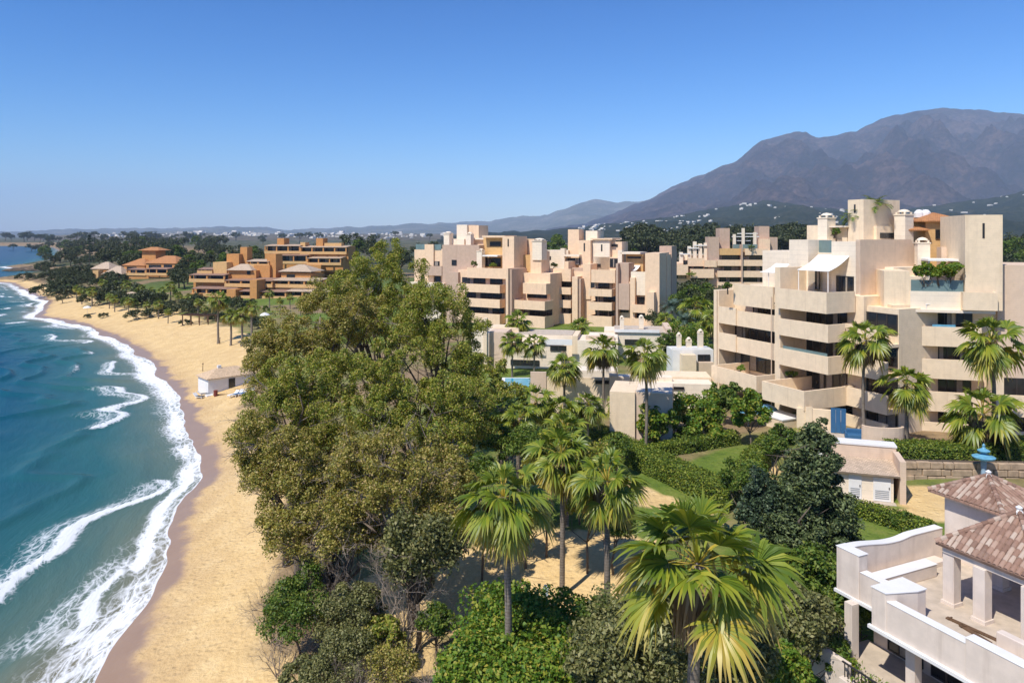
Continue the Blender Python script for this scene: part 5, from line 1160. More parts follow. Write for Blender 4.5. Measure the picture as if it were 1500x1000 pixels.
# undergrowth and more garden planting
for i, (px, py, Y, w_, h_, n, mt, lab) in enumerate([(690,600,58,60,50,4500,F_OLIVE,'olive bush at the inland foot of the seaside trees'),(745,575,70,46,36,3000,F_OLIVE,'dull green bush beside the blue pool'),(770,650,48,70,44,5000,F_GREEN,'green bush among the palms behind the clearing'),(850,660,50,70,44,4500,F_OLIVE,'yellow olive bush below the cream wall block'),
    (705,690,44,60,46,4000,F_GREEN,'green bush between the seaside trees and the nearest tall palm'),(860,735,43.5,60,40,3500,F_OLIVE,'olive bush at the back of the clearing'),(770,755,45,60,34,3000,F_GREEN,'low green bush at the back edge of the clearing'),(640,905,37,60,40,3500,F_GREEN,'dark bush in the shade beside the pale tree trunk'),(560,925,36.5,60,50,4000,F_OLIVE,'bush beside the bare grey shrub'),
    (1090,700,45,70,50,5000,F_GREEN,'leafy bush left of the conifer at the hedge corner'),(1130,830,36,80,70,6000,F_GREEN,'green bush between the largest palm and the conifer'),(1150,970,29,70,60,4500,F_BRIGHT,'fresh green bush at the foot of the pale tufted tree'),(1120,880,33,60,60,5000,F_GREY,'grey green bush right of the largest palm'),(880,900,32,70,60,5500,F_GREEN,'green bush under the grey trunked palm at the clearing'),
    (870,985,27,80,60,5500,F_GREY,'grey green bush at the lower edge left of the olive like tree'),(1220,960,30.5,50,50,3500,F_GREEN,'small dark bush by the villa balcony wall'),(1000,770,40,60,40,3500,F_GREEN,'bush behind the crown of the largest palm'),(1150,640,56,40,30,2500,F_GREEN,'bush by the planter terrace of the large block'),(1005,640,64,50,26,2600,F_GREEN,'low bush under the rounded garden tree'),(1190,640,57,40,26,2200,F_OLIVE,'bush at the corner of the patio')]):
    shrub('garden_shrub', px, py, Y, w_, h_, lab, mt, n, .22 if Y > 50 else .17, 400+i, 'garden shrubs', nsub=40)
for a in [(700,560,78,50,'fan palm at the edge of the seaside trees near the pool'),(822,600,60,60,'fan palm in the palm cluster below the garden wall'),(735,600,57,56,'dull fan palm leaning from the seaside trees'),(905,590,70,40,'small fan palm behind the cream wall block'),(975,470,118,36,'fan palm at the end of the flat roofed white house'),(1000,505,104,36,'low fan palm before the pool house pillars')]:
    palm(a[0], a[1], a[2], a[3], a[4], tr=.15)

# plants standing on balconies and roof terraces
for i, (px, py, Y, w_, h_, lab) in enumerate([(1066,418,80,16,9,'small green plants on the top left terrace of the large block'),(1160,546,73,18,10,'potted plant on the lowest mid balcony of the large block'),(1232,416,72,14,12,'spiky potted plant at the corner of the mid terrace'),(1375,398,66,22,18,'potted shrub with yellow flowers under the white sun canopy'),(1225,340,76,14,10,'small palm like potted plant on the upper roof terrace'),(1085,540,79,16,8,'low plants on the lowest left balcony of the large block'),
    (694,386,149,12,7,'potted plants on the terrace of the cream terraced building beside the ochre recess'),(722,388,149,12,6,'small potted plants before the ochre recess'),(792,405,150,12,7,'terrace plant in the middle of the cream terraced building'),(868,411,148,10,6,'terrace plant on the right stack of balconies'),(938,376,148,12,6,'roof terrace plant beside the end tower of the cream terraced building'),(1012,402,197,14,7,'balcony plants of the farthest cream building'),(1100,362,197,12,5,'roof plants under the white pergola of the farthest building'),(812,388,150,10,6,'terrace plant beside the white upper room')]):
    c = at(px, py, Y); shrub('potted_plant', px, py, Y, w_, h_, lab, F_BRIGHT if i % 2 else F_GREEN, 700, .2, 460+i, 'terrace plants', 'potted plant', nsub=12, base=c.z-h_/F*Y*.7, lobes=2)
# ================================================================ WHITE VILLA (lower right)
v = Bld('villa', 1228, 32, -65.7, 4.6, 'white rendered villa with a walled roof terrace and two brown tiled pyramid roofs', 'villa')
FL, LO, HI, WB = 9.6, 10.47, 11.15, 9.24
m = MB(); m.prism([(0,0),(2.7,0),(2.7,-1.16),(14,-1.16),(14,14),(0,14)], WB-.05, FL); v.build('terrace_floor', M_PAVE2 if 'M_PAVE2' in globals() else M_PAVE, m)
def pw(pts, th, z0, z1, part='parapet', inner=1, bev=.035):
    """wall that follows a line of local points, thickness to the inside"""
    out = []; n = len(pts)
    for i, p in enumerate(pts):
        a = pts[max(0,i-1)]; c = pts[min(n-1,i+1)]; d = (c[0]-a[0], c[1]-a[1]); L = math.hypot(*d)
        out.append((p[0]-d[1]/L*th*inner, p[1]+d[0]/L*th*inner))
    m = MB(); m.prism(list(pts)+out[::-1], z0, z1); return v.build(part, M_VILLA, m, None, bev)
v.box('corner_post', M_VILLA, -.06, 1.12, -.06, .5, WB, HI, None, .04)
v.box('parapet', M_VILLA, 1.12, 2.69, -.03, .36, WB, LO, None, .035)
m = MB(); m.prism([(2.7,-1.24),(3.35,-1.24),(3.75,.1),(3.75,.6),(2.7,.6)], WB, LO+.32); v.build('corner_post', M_VILLA, m, None, .04)
v.box('parapet', M_VILLA, 3.35, 6.55, -1.2, -.82, WB, LO, None, .035)
v.box('corner_post', M_VILLA, 6.55, 12, -1.24, -.78, WB, LO+.22, None, .035)
v.box('cornice', M_WHITE, -.12, 2.6, -.14, -.03, WB-.1, WB+.03); v.box('cornice', M_WHITE, 2.6, 12, -1.34, -1.2, WB-.1, WB+.03)
# back parapet with its swept rise
m = MB(); N = 22; top = []
for i in range(N+1):
    vv = .5+6.0*i/N; s_ = vv
    top.append((vv, HI-.02-.24*float(sstep(.6, 3.2, np.array(s_)))+.10*float(sstep(3.5, 4.5, np.array(s_)))))
vs = []; 
for vv, zz in top: vs += [(-.05,vv,WB),(.34,vv,WB),(.34,vv,zz),(-.05,vv,zz)]
fs = [(0,1,2,3)[::-1], tuple(4*N+k for k in range(4))]
for i in range(N):
    a = 4*i
    for k in range(4): fs.append((a+k, a+(k+1)%4, a+4+(k+1)%4, a+4+k))
m.add(vs, fs); v.build('parapet', M_VILLA, m)
v.box('terrace_bench', M_VILLA, .95, 1.55, .55, 4.4, FL, FL+.55, None, .03)
v.box('terrace_bench', M_VILLA, .36, .95, .55, 5.9, FL, FL+.22, None, .02)
for a in ((-.08,1.14,-.08,.52,HI),(1.16,2.68,-.05,.38,LO),(3.37,6.54,-1.22,-.80,LO),(6.54,12,-1.26,-.76,LO+.22),(.93,1.57,.53,4.42,FL+.55)): v.box('coping', M_WHITE, *a[:4], a[4]+.002, a[4]+.035, None, .012)  # whiter slabs added so the tops carry the high sun in their colour
m = MB(); m.prism([(2.68,-1.26),(3.37,-1.26),(3.78,.09),(3.78,.62),(2.68,.62)], LO+.322, LO+.355); v.build('coping', M_WHITE, m)  # post top likewise, sunlight put in as a whiter slab
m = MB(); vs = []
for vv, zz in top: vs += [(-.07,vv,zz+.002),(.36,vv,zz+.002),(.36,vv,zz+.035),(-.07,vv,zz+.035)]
m.add(vs, fs); v.build('coping', M_WHITE, m)  # sunlit top of the back parapet, also given as white colour
# pavilion on the terrace: columns, beams, pyramid roof
gu0, gu1, gv0, gv1 = 3.0, 7.2, 2.23, 6.43
cols = [(3.4,2.68),(4.78,2.5),(6.6,2.5),(3.4,5.9),(6.8,5.9)]
for cu, cv_ in cols:
    c = v.box('column', M_VILLA, cu-.24, cu+.24, cv_-.24, cv_+.24, FL, 11.76, None, .02)
    m = MB(); m.box(cu-.29, cu+.29, cv_-.29, cv_+.29, FL, FL+.14); v.build('column_base', M_VILLA, m, c)
m = MB(); z0, z1 = 11.76, 12.08; m.box(gu0+.2, gu1-.2, gv0+.15, gv0+.7, z0, z1); m.box(gu0+.2, gu1-.2, gv1-.75, gv1-.25, z0, z1); m.box(gu0+.16, gu0+.7, gv0+.7, gv1-.75, z0, z1); m.box(gu1-.7, gu1-.2, gv0+.7, gv1-.75, z0, z1); v.build('beam', M_VILLA, m)
def pyramid(u0, u1, v0, v1, ze, za, part='roof'):
    """tiled pyramid: rows of curved tiles run from the eaves to the top, ridge tiles along the hips"""
    cu, cv_ = (u0+u1)/2, (v0+v1)/2; m = MB()
    m.add([(u0,v0,ze),(u1,v0,ze),(u1,v1,ze),(u0,v1,ze),(u0,v0,ze+.09),(u1,v0,ze+.09),(u1,v1,ze+.09),(u0,v1,ze+.09),(cu,cv_,za)],
        [(3,2,1,0),(0,1,5,4),(1,2,6,5),(2,3,7,6),(3,0,4,7),(4,5,8),(5,6,8),(6,7,8),(7,4,8)])
    r = v.build(part, M_BROWNT, m)
    cs = [(u0,v0),(u1,v0),(u1,v1),(u0,v1)]; V = []; Q = []; nb = 0; rg = np.random.default_rng(4)
    for k in range(4):
        a, b_ = np.array(cs[k]), np.array(cs[(k+1)%4]); L = np.linalg.norm(b_-a); e = (b_-a)/L; inn = np.array([-e[1], e[0]]); half = L/2
        H = np.linalg.norm((inn*half)); sl = math.hypot(half, za-ze-.09); nrow = int(sl/.30); ncol = int(L/.21)
        for r_ in range(nrow):
            t0, t1 = r_/nrow, min(1, (r_+1.18)/nrow)
            for c_ in range(ncol):
                x = (c_+.5)/ncol*L; 
                if x < half*t0+.06 or x > L-half*t0-.06: continue
                w = .092; lift = .028+rg.random()*.014
                prof = [(-w,0),(-w*.5,.05),(w*.5,.05),(w,0)]
                for (t_, li) in ((t0, lift+.02), (t1, lift)):
                    for px_, h_ in prof:
                        xx = np.clip(x+px_*(1-.12*(t_ == t1)), half*t_, L-half*t_)
                        q = a+e*xx+inn*half*t_; V.append((q[0], q[1], ze+.09+(za-ze-.09)*t_+h_+li-.02))
                for j in range(3): Q.append((nb+j, nb+j+1, nb+5+j, nb+4+j))
                nb += 8
    me = MB(); me.add(V, Q); v.build('roof_tiles', M_TILE, me, r)
    for k, c in enumerate(cs):
        m = MB(); n = 14
        for i in range(n):
            p = Vector((*c, ze+.13)).lerp(Vector((cu,cv_,za+.06)), i/n); q = Vector((*c, ze+.13)).lerp(Vector((cu,cv_,za+.06)), (i+1.1)/n); m.tube([p, q], [.115,.09], 8)
        v.build('ridge_tiles', M_TILE, m, r)
    m = MB(); m.lathe([(.16,-.05),(.16,.05),(.09,.12),(.13,.22),(.02,.3)], 12, (cu, cv_, za)); v.build('finial', M_WHITE, m, r); return r
def tilevar():
    t = NT('old_roman_tile'); r = t.island(); n = t.noise(1.2, 4, .6, t.pos())
    c = t.ramp(r, [(0,(.20,.115,.08)), (.4,(.33,.20,.14)), (.75,(.42,.285,.21)), (1,(.50,.40,.31))])
    t.color(t.mix(t.math('MULTIPLY', t.sm(.5,.7,n), .4), c, (.30,.24,.19))); t.rough(.9); return t.m
M_TILE = tilevar()
pyramid(gu0, gu1, gv0, gv1, 12.02, 13.75)
pyramid(-.25, 3.3, 6.3, 9.85, 12.58, 13.62)
v.box('tower_wall', M_VILLA, .25, 2.85, 6.8, 9.4, FL-.3, 12.6)
# house rooms behind the pavilion
v.box('wall', M_VILLA, 3.6, 12, 7.0, 12, FL-.1, 12.0); v.window(4.0, 5.6, 6.97, FL+.1, 11.8, 3)
m = MB(); 
for i in range(9): m.box(3.52, 3.55, 4.0+.13*i, 4.03+.13*i, FL+.1, FL+.95)
m.box(3.51, 3.56, 3.95, 5.15, FL+.93, FL+.97); v.build('railing', M_DARK, m)
v.box('terrace_wall', M_VILLA, 6.3, 9.0, .9, 1.25, FL, FL+.72, None, .03)
# storey below the terrace
v.box('wall', M_VILLA, .6, 12, 1.5, 13.5, 4.6, WB-.06)
for i, (a, b_) in enumerate(((1.4,3.0),(3.4,5.4),(6.2,8.4))): v.window(a, b_, 1.46, 6.95, 8.9, 3)
for cu in (1.0, 3.9, 6.6): v.box('column', M_VILLA, cu-.2, cu+.2, -.55, -.15, 6.8, WB-.06)
v.box('balcony_floor', M_PAVE, .3, 12, -1.75, 1.5, 6.55, 6.8); v.box('balcony_wall', M_VILLA, .3, 2.2, -1.98, -1.75, 6.2, 7.55, None, .02); v.box('balcony_wall', M_VILLA, 2.2, 12, -2.5, -2.2, 6.0, 7.2, None, .02); v.box('balcony_wall', M_VILLA, .06, .3, -1.98, -.9, 6.2, 7.5, None, .02)
m = MB()
for i in range(14): m.box(.16, .19, -.85+.16*i, -.82+.16*i, 6.8, 7.6)
m.box(.14, .21, -.9, 1.4, 7.6, 7.65); v.build('railing', M_DARK, m)
m = MB()
for i in range(16): m.box(2.3+.16*i, 2.33+.16*i, -2.3, -2.27, 7.2, 7.75)
m.box(2.2, 4.9, -2.32, -2.25, 7.75, 7.8); v.build('railing', M_DARK, m)
def terr_pt(u, w, z): return (v.o[0]+u*v.U[0]+w*v.V[0], v.o[1]+u*v.U[1]+w*v.V[1], z)
for i, (u, w, l, a, lab) in enumerate(((5.0,1.5,1.9,.1,'long weathered timber plank lying on the villa terrace'),(5.3,1.25,1.3,-.15,'short timber board lying beside the long plank on the villa terrace'))):
    m = MB(); m.box(-l/2, l/2, -.09, .09, 0, .05); m.box(-l/2+.1, -l/2+.16, -.14, .14, .052, .075); o = m.build('timber_plank', M_WOOD); o.location = terr_pt(u, w, FL+.005); o.rotation_euler = (0,0,v.a+a); tag(o, lab, 'plank')
for i, (u, w, s_, lab) in enumerate(((3.4,-2.0,.5,'spiky yellow green plant in the lower balcony planter of the villa'),(1.6,-1.3,.35,'small leafy plant on the villa balcony floor'))):
    p = terr_pt(u, w, 6.8); r = np.random.default_rng(i); P = np.array(p)+r.normal(size=(900,3))*[s_*.6,s_*.6,s_*.35]+[0,0,s_*.8]; V_, Q_ = leaf_geo(P, .16, r, None, 0, .4, .3)
    root = empty('balcony_plant', p, 0, lab, 'potted plant'); link_mesh('leaves', np_mesh('leaves', V_-np.array(p), Q_), F_BRIGHT, root); MB().lathe([(.12,0),(.2,.35),(.18,.35)], 10).build('pot', M_BROWNT, root)
# ================================================================ SHED, WALLS AND GARDEN FURNITURE
gs = ground_px(1308, 741); sh_ = Bld('shed', 1225, gs.y+1.6, -18, gs.z-.8, 'low cream shed with two white doors and pale tiled roof, behind the dark conifer', 'shed')
ue = sh_.u(1309); ze = sh_.z(693, ue/2); zb_ = sh_.z(738, ue)
sh_.box('wall', M_WHITEC, 0, ue, 0, 2.3, sh_.zb, ze)
m = MB(); zr = sh_.z(672, ue/2, 2.3); m.add([(-.2,-.35,ze-.03),(ue+.35,-.35,ze-.03),(ue+.35,2.4,zr),(-.2,2.4,zr),(-.2,-.35,ze+.09),(ue+.35,-.35,ze+.09),(ue+.35,2.4,zr+.12),(-.2,2.4,zr+.12)], [(3,2,1,0),(4,5,6,7),(0,1,5,4),(1,2,6,5),(2,3,7,6),(3,0,4,7)]); sh_.build('roof', M_PALET, m)
for x0, x1, y0 in ((1243,1262,694),(1279,1305,699)):
    a, b_ = sh_.u(x0), sh_.u(x1); d_ = sh_.box('door', M_WHITE, a, b_, -.05, .02, zb_+.12, sh_.z(y0, (a+b_)/2), None, .01)
    m = MB()
    for i in range(5): m.box(a+.12, b_-.12, -.066, -.05, zb_+.3+.13*i, zb_+.36+.13*i)
    sh_.build('louvre', M_GREY, m, d_); m = MB(); m.box(b_-.14, b_-.09, -.10, -.05, zb_+1.0, zb_+1.15); sh_.build('handle', M_DARK, m, d_)
sh_.box('step', M_PAVE, -.3, ue+.1, -.6, -.002, sh_.zb, zb_+.1)
sh_.box('rear_wall', M_PINK_SHADE, -.6, ue+.6, 2.42, 3.1, sh_.zb, sh_.z(651, ue/2, 2.5)); sh_.box('coping', M_WHITE, -.65, ue+.65, 2.36, 3.6, sh_.z(651, ue/2, 2.5)+.002, sh_.z(648.5, ue/2, 2.5))
sh_.box('side_wall', M_PINK_SHADE, ue+.36, ue+.75, -.2, 2.4, sh_.zb, sh_.z(668, ue, 1))
Ys = 54.3; zs0, zs1 = 5.6, 7.95
wl = Bld('retaining_wall', 1324, Ys, -3, zs0, 'rough sandstone block retaining wall below the clipped hedges, right of the shed', 'stone wall')
L = wl.u(1520); wl.box('core', M_STONE2, 0, L, .12, .8, zs0, zs1-.12); m = MB(); rg = random.Random(5)
for r_ in range(4):
    x = -rg.random()*.5; z0 = zs0+.2+r_*.52
    while x < L:
        w_ = .7+rg.random()*.9; h_ = .47+rg.random()*.08; j = rg.random()*.1
        if x+w_ > .05: m.box(max(0,x)+.025, x+w_-.025, -j, .3, z0+.02, z0+h_)
        x += w_
wl.build('stone_blocks', M_STONE, m, None, .05)
wl.box('pier', M_PINK_SHADE, -.9, -.02, -.1, .8, zs0, zs1+.1)
pf = at(1441, 714, 53.4); ft = empty('garden_fountain', (pf.x, pf.y, zg(pf.x, pf.y)), 0, 'turquoise tiered fountain on a grey blue pedestal before the stone wall', 'fountain'); ft.scale = (.85,.85,.9)
m = MB(); m.lathe([(.45,-.3),(.45,.12),(.26,.2),(.2,.9),(.24,1.5),(.2,1.9),(.16,1.95)], 14); m.build('pedestal', plain('grey_blue_stone', (.26,.36,.44), .7, 5, .2), ft)
m = MB(); m.lathe([(.2,1.72),(.85,1.86),(.92,2.0),(.78,2.06),(.3,2.2),(.2,2.3)], 18); m.build('basin', M_TURQ, ft); m = MB(); m.lathe([(.15,2.3),(.46,2.42),(.5,2.52),(.2,2.66),(.1,2.8),(.13,2.95),(.02,3.1)], 16); m.build('upper_basin', M_TURQ, ft)
# walls and furniture by the ground floor of the large block
q = Bld('garden_wall', 1167, 66.5, -20, 5.6, 'cream garden wall under the lowest balcony of the large block, beside the blue screen', 'garden wall'); q.box('wall', M_CREAM, 0, q.u(1234), 0, .35, 5.6, q.z(597)); q.box('pier', M_CREAM, q.u(1180), q.u(1190), -.1, -.002, 5.6, q.z(594))
q = Bld('garden_wall', 1262, 60, -10, 6.0, 'grey shaded curved wall around the patio at the foot of the tall bare palm', 'garden wall'); m = MB(); pts = [(3.3*(1-math.cos(t_))*.5, -.8*math.sin(t_)) for t_ in np.linspace(0, math.pi, 12)]; m.prism(pts+[(x*.92+.13, y+.22) for x, y in pts[::-1]], 6.0, q.z(622)); q.build('wall', M_PINK_SHADE, m)
q = Bld('patio', 1215, 60, -20, 5.9, 'raised pale patio in front of the large block, above the shed', 'patio'); q.box('floor', M_PAVE, -1, q.u(1330), 0, 6, 5.6, 7.25); q.box('edge', M_WHITE, -1, q.u(1330), -.12, -.002, 5.6, 7.3)
q = Bld('folding_screen', 1217, 64.5, -20, 7.3, 'bright blue panelled screen standing on the patio', 'screen')
for i in range(3): q.box('panel', M_BLUE, .42*i, .42*i+.4, .06*(i%2), .06*(i%2)+.05, 7.3, q.z(597))
q = Bld('patio_sofa', 1241, 62.5, -20, 7.28, 'low blue covered sofa on the patio beside the palm trunk', 'sofa'); q.box('seat', M_BLUE, 0, 1.5, 0, .7, 7.28, 7.7, None, .06); q.box('backrest', M_BLUE, 0, 1.5, .7, .9, 7.28, 8.05, None, .06); q.box('armrest', M_BLUE, -.16, -.002, 0, .9, 7.28, 7.85, None, .04)
def parasol(p, r, h, label, mat, cat='parasol'):
    root = empty('parasol', p, 0, label, cat); m = MB(); m.tube([(0,0,0),(0,0,h)], [.04,.03], 8); m.build('pole', M_WHITE, root)
    m = MB(); n = 10; prof = [(r,h-.55),(r*.75,h-.28),(r*.42,h-.08),(.05,h+.04)]; vs = [(R_*math.cos(6.2832*j/n)*(1-.06*(j%2)), R_*math.sin(6.2832*j/n)*(1-.06*(j%2)), z) for R_, z in prof for j in range(n)]; m.add(vs+[(x,y,z-.03) for x,y,z in vs], [(k*n+j, k*n+(j+1)%n, (k+1)*n+(j+1)%n, (k+1)*n+j) for k in range(3) for j in range(n)]+[(40+k*n+(j+1)%n, 40+k*n+j, 40+(k+1)*n+j, 40+(k+1)*n+(j+1)%n) for k in range(3) for j in range(n)]+[(j, 40+j, 40+(j+1)%n, (j+1)%n) for j in range(n)]+[tuple(30+j for j in range(n)), tuple(70+j for j in range(n))[::-1]]); m.build('canopy', mat, root); return root
p = at(1096, 604, 69.5); parasol((p.x, p.y, p.z-1.9), 1.6, 2.7, 'larger turquoise parasol under the lowest balcony, nearest the garden trees', M_TURQ)
p = at(1124, 604, 71.5); parasol((p.x, p.y, p.z-1.9), 1.1, 2.7, 'smaller turquoise parasol in the shade behind the larger one', M_TURQ)
p = at(1384, 423, 65.2)
for k, (dx_, lab) in enumerate(((-.9,'white garden chair on the roof terrace, nearer the yellow green shrub'),(.5,'white garden chair on the roof terrace, nearer the tall slab tower'))):
    root = empty('garden_chair', (p.x+dx_, p.y+1.2, 18.22), .3*k, lab, 'chair'); m = MB(); m.box(-.25,.25,-.25,.25,.42,.47); m.build('seat', M_WHITE, root); m = MB(); m.box(-.25,.25,.24,.28,.47,1.7-.75); m.build('backrest', M_WHITE, root)
    for a in (-.22,.22):
        for c in (-.22,.22): m = MB(); m.box(a-.025,a+.025,c-.025,c+.025,0,.42); m.build('leg', M_WHITE, root)
g_ = ground_px(799, 893); root = empty('information_post', (g_.x, g_.y, g_.z), .2, 'small blue post with a pale panel at the back of the bright green shrub', 'post'); m = MB(); m.box(-.07,.07,-.07,.07,-.2,1.35); m.build('post', M_BLUE, root, .01); m = MB(); m.box(-.16,.16,-.1,-.072,.75,1.3); m.build('panel', plain('pale_panel', (.45,.55,.6), .5), root)
# ================================================================ THINGS ON THE BEACH
g_ = ground_px(305, 581); hb = Bld('beach_hut', 305, g_.y, 43, g_.z-.4, 'small white beach hut with a pale hipped tile roof and one dark window', 'beach hut')
ue = hb.u(374); zt_ = hb.z(556)
hb.box('wall', M_WHITE, 0, ue, 0, 4.2, hb.zb, zt_); hb.hip('roof', tilemat('sandy_clay_tile', (.74,.53,.33)), 0, ue, 0, 4.2, zt_, zt_+1.25, .3); a = hb.u(335); hb.window(a, a+.95, -.0, zt_-1.75, zt_-.25, 1)
m = MB(); m.box(ue*.30, ue*.30+.5, 1.9, 2.4, zt_+.8, zt_+1.6); hb.build('chimney', M_WHITE, m); hb.box('plinth', M_WHITE, -.5, ue+.3, -.9, -.002, hb.zb, g_.z+.12)
hb.sidewin(ue-.04, 1.2, 2.0, zt_-1.7, zt_-.4)
def lounger(p, rz, label, cm, group='sun loungers by the beach hut'):
    root = empty('sun_lounger', p, rz, label, 'sun lounger', group); m = MB(); m.box(-.32,.32,-.9,.35,.28,.34); m.build('frame', M_WHITE, root)
    for a in (-.26,.26):
        for c in (-.8,.25): m = MB(); m.box(a-.03,a+.03,c-.03,c+.03,0,.28); m.build('leg', M_WHITE, root)
    m = MB(); m.add([(-.32,.35,.3),(.32,.35,.3),(.32,.85,.75),(-.32,.85,.75),(-.32,.33,.36),(.32,.33,.36),(.32,.83,.82),(-.32,.83,.82)], [(3,2,1,0),(4,5,6,7),(0,1,5,4),(1,2,6,5),(2,3,7,6),(3,0,4,7)]); m.build('backrest', M_WHITE, root); m = MB(); m.box(-.29,.29,-.87,.33,.345,.40); m.build('cushion', cm, root, .02); return root
for i, (px, py, lab, cm) in enumerate(((342,583,'white sun lounger nearest the hut window',M_WHITE),(349,582,'sun lounger with a blue cushion, second from the hut window',M_BLUE),(357,581,'sun lounger with a blue cushion, third from the hut window',M_BLUE),(366,580,'white sun lounger at the end by the trees',M_WHITE))):
    g_ = ground_px(px, py); lounger((g_.x, g_.y, g_.z), -.5+.1*i, lab, cm)
for i, (px, py, lab) in enumerate(((291,584,'dark blue sun lounger lying at the seaward corner of the hut'),(298,582,'dark sun lounger tipped beside the hut corner'))):
    g_ = ground_px(px, py); lounger((g_.x, g_.y, g_.z), 1.2+.7*i, lab, M_DARK)
g_ = ground_px(325, 577); root = empty('beach_bin', (g_.x-.4, g_.y-1.3, zg(g_.x-.4, g_.y-1.3)), 0, 'small dark red beach bin before the hut wall', 'bin'); m = MB(); m.lathe([(.25,0),(.3,.8),(.33,.85),(.25,.9)], 12); m.build('body', plain('dark_red_plastic', (.18,.04,.03), .5), root); m = MB(); m.box(-.4, 2.0, .1, .14, .1, .3); m.build('low_rail', M_WOOD, root)
for px, py, Yh, lab, mt in ((196,440,1.0,'thatched beach parasol in front of the orange apartments',M_THATCH if 'M_THATCH' in globals() else M_PALET),(388,476,1.0,'white closed canopy parasol behind the beach palms',M_WHITE),(128,462,1.,'small white and blue parasol shelter on the open sand',M_AWN)):
    g_ = ground_px(px, py); parasol((g_.x, g_.y, g_.z), 2.4 if px == 196 else 1.2, 2.7, lab, mt)
g_ = ground_px(286, 478); pg = empty('timber_pergola', (g_.x, g_.y, g_.z), -.35, 'brown timber pergola at the top of the beach before the green lawn', 'pergola')
for a in (-4,-1.3,1.3,4):
    for c in (0,2.6): m = MB(); m.box(a-.1,a+.1,c-.1,c+.1,-.2,2.3); m.build('post', M_WOOD, pg)
m = MB(); m.box(-4.4,4.4,-.1,.1,2.3,2.5); m.box(-4.4,4.4,2.5,2.7,2.3,2.5); m.build('beam', M_WOOD, pg); m = MB()
for i in range(22): m.box(-4.3+.4*i,-4.2+.4*i,-.5,3.1,2.5,2.6)
m.build('roof', M_WOOD, pg)
for i, (px, py, lab) in enumerate(((312,560,'thin grey post in the sand left of the hut, nearer the sea'),(297,545,'thin post in the sand behind the hut roof'),(322,505,'short wooden post on the sand before the beach palms'))):
    g_ = ground_px(px, py); m = MB(); m.tube([(0,0,-.3),(0.02,0,.9),(.04,.02,1.5)], [.06,.055,.04], 6); m.box(-.12,.16,-.02,.02,1.2,1.32); o = m.build('marker_post', M_WOOD); o.location = g_; tag(o, lab, 'post')
# ================================================================ DISTANCE: TREES, TOWN, ROCKS
def proto(name, ells, mat, n, nsub, size, rs, seed, **kw): return tree(name, (0,0,0), ells, None, None, mat, nsub, n, size, rs, seed, **kw)
PR = [proto('distant_tree', [((0,0,6),(3.6,3.4,2.8)),((1.8,1,5),(2.2,2.2,2)),((-2,-.6,5.2),(2.2,2,2))], F_DISTANT, 2200, 46, .62, 1.2, 501, r0=.3, nlimb=3),
      proto('distant_tree', [((0,0,5.2),(4.2,4,2.6)),((2.2,-1,4.4),(2.4,2.4,2))], F_DISTANT, 2000, 40, .62, 1.2, 502, r0=.3, nlimb=3),
      proto('distant_tree', [((0,0,7.4),(4.2,4.2,1.5)),((1.5,1,7.8),(2.6,2.4,1.2))], F_DISTANT, 1800, 44, .6, 1.0, 503, r0=.28, nlimb=4),
      proto('distant_tree', [((0,0,4.6),(2.6,2.6,3.4)),((.6,.3,7),(1.5,1.5,1.6))], F_GREEN, 1800, 40, .55, 1.0, 504, r0=.25, nlimb=3),
      proto('low_shrub', [((0,0,1.2),(2.6,2.2,1.3)),((1.6,.4,1.),(1.6,1.4,1.))], F_DISTANT, 1300, 34, .42, .7, 505, r0=.1, nlimb=2)]
HT = [9.2, 8.2, 9.2, 9.0, 2.7]; used = [False]*5
rr = random.Random(11)
def put(k, px, Y, hpx, label, group, base_py=None, name=None):
    if base_py is not None: p = ground_px(px, base_py); X, Y, Z = p
    else: X = gx(px, Y); Z = zg(X, Y)
    s_ = hpx/F*Y/HT[k]; rz = rr.random()*6.28; sc = (s_*(.9+.3*rr.random()), s_*(.9+.3*rr.random()), s_)
    if not used[k]:
        o = PR[k]; used[k] = True; o.location = (X, Y, Z); o.rotation_euler = (0,0,rz); o.scale = sc; tag(o, label, 'shrub' if k == 4 else 'tree', group)
    else: o = dup(PR[k], (X, Y, Z), rz, sc, label, group, 'shrub' if k == 4 else 'tree')
    return o
for i in range(46):   # dark wood behind the far cream building
    put(rr.choice((0,1,2)), 930+245*rr.random(), 390+120*rr.random(), 40+16*rr.random(), 'tall dark tree in the wood behind the farthest cream building', 'dark wood behind the far building')
for i in range(16):
    put(rr.choice((0,1,3)), 1466+50*rr.random(), 150+230*rr.random(), 34+26*rr.random(), 'dark tree beyond the large block at the right edge', 'trees beyond the large block')
for i in range(30):   # tops seen between and behind the cream blocks
    put(rr.choice((0,1,3)), 500+460*rr.random(), 260+240*rr.random(), 26+16*rr.random(), 'tree behind the cream apartment buildings', 'trees behind the cream buildings')
for i in range(12): put(rr.choice((0,1,3)), 960+90*rr.random(), 115+60*rr.random(), 36+26*rr.random(), 'leafy garden tree between the cream buildings', 'garden trees between the cream buildings')
for i in range(95):   # headland wood
    px = 55+270*rr.random(); put(rr.choice((0,1,1,3)), px, 430+650*rr.random()**1.2, 12+9*rr.random(), 'dark tree of the wood on the headland', 'headland wood')
for i in range(60):
    px = 140+380*rr.random(); Y = (350 if px < 275 else 290)+150*rr.random(); put(rr.choice((0,1,3)), px, Y, 24+10*rr.random(), 'dark tree among the orange apartments', 'trees among the orange apartments')
for px_ in (262,268,275,282,288,256,270): put(rr.choice((0,1,3)), px_, 255+60*rr.random(), 22+8*rr.random(), 'dark tree filling the gap between the two orange apartment buildings', 'trees between the orange apartments')
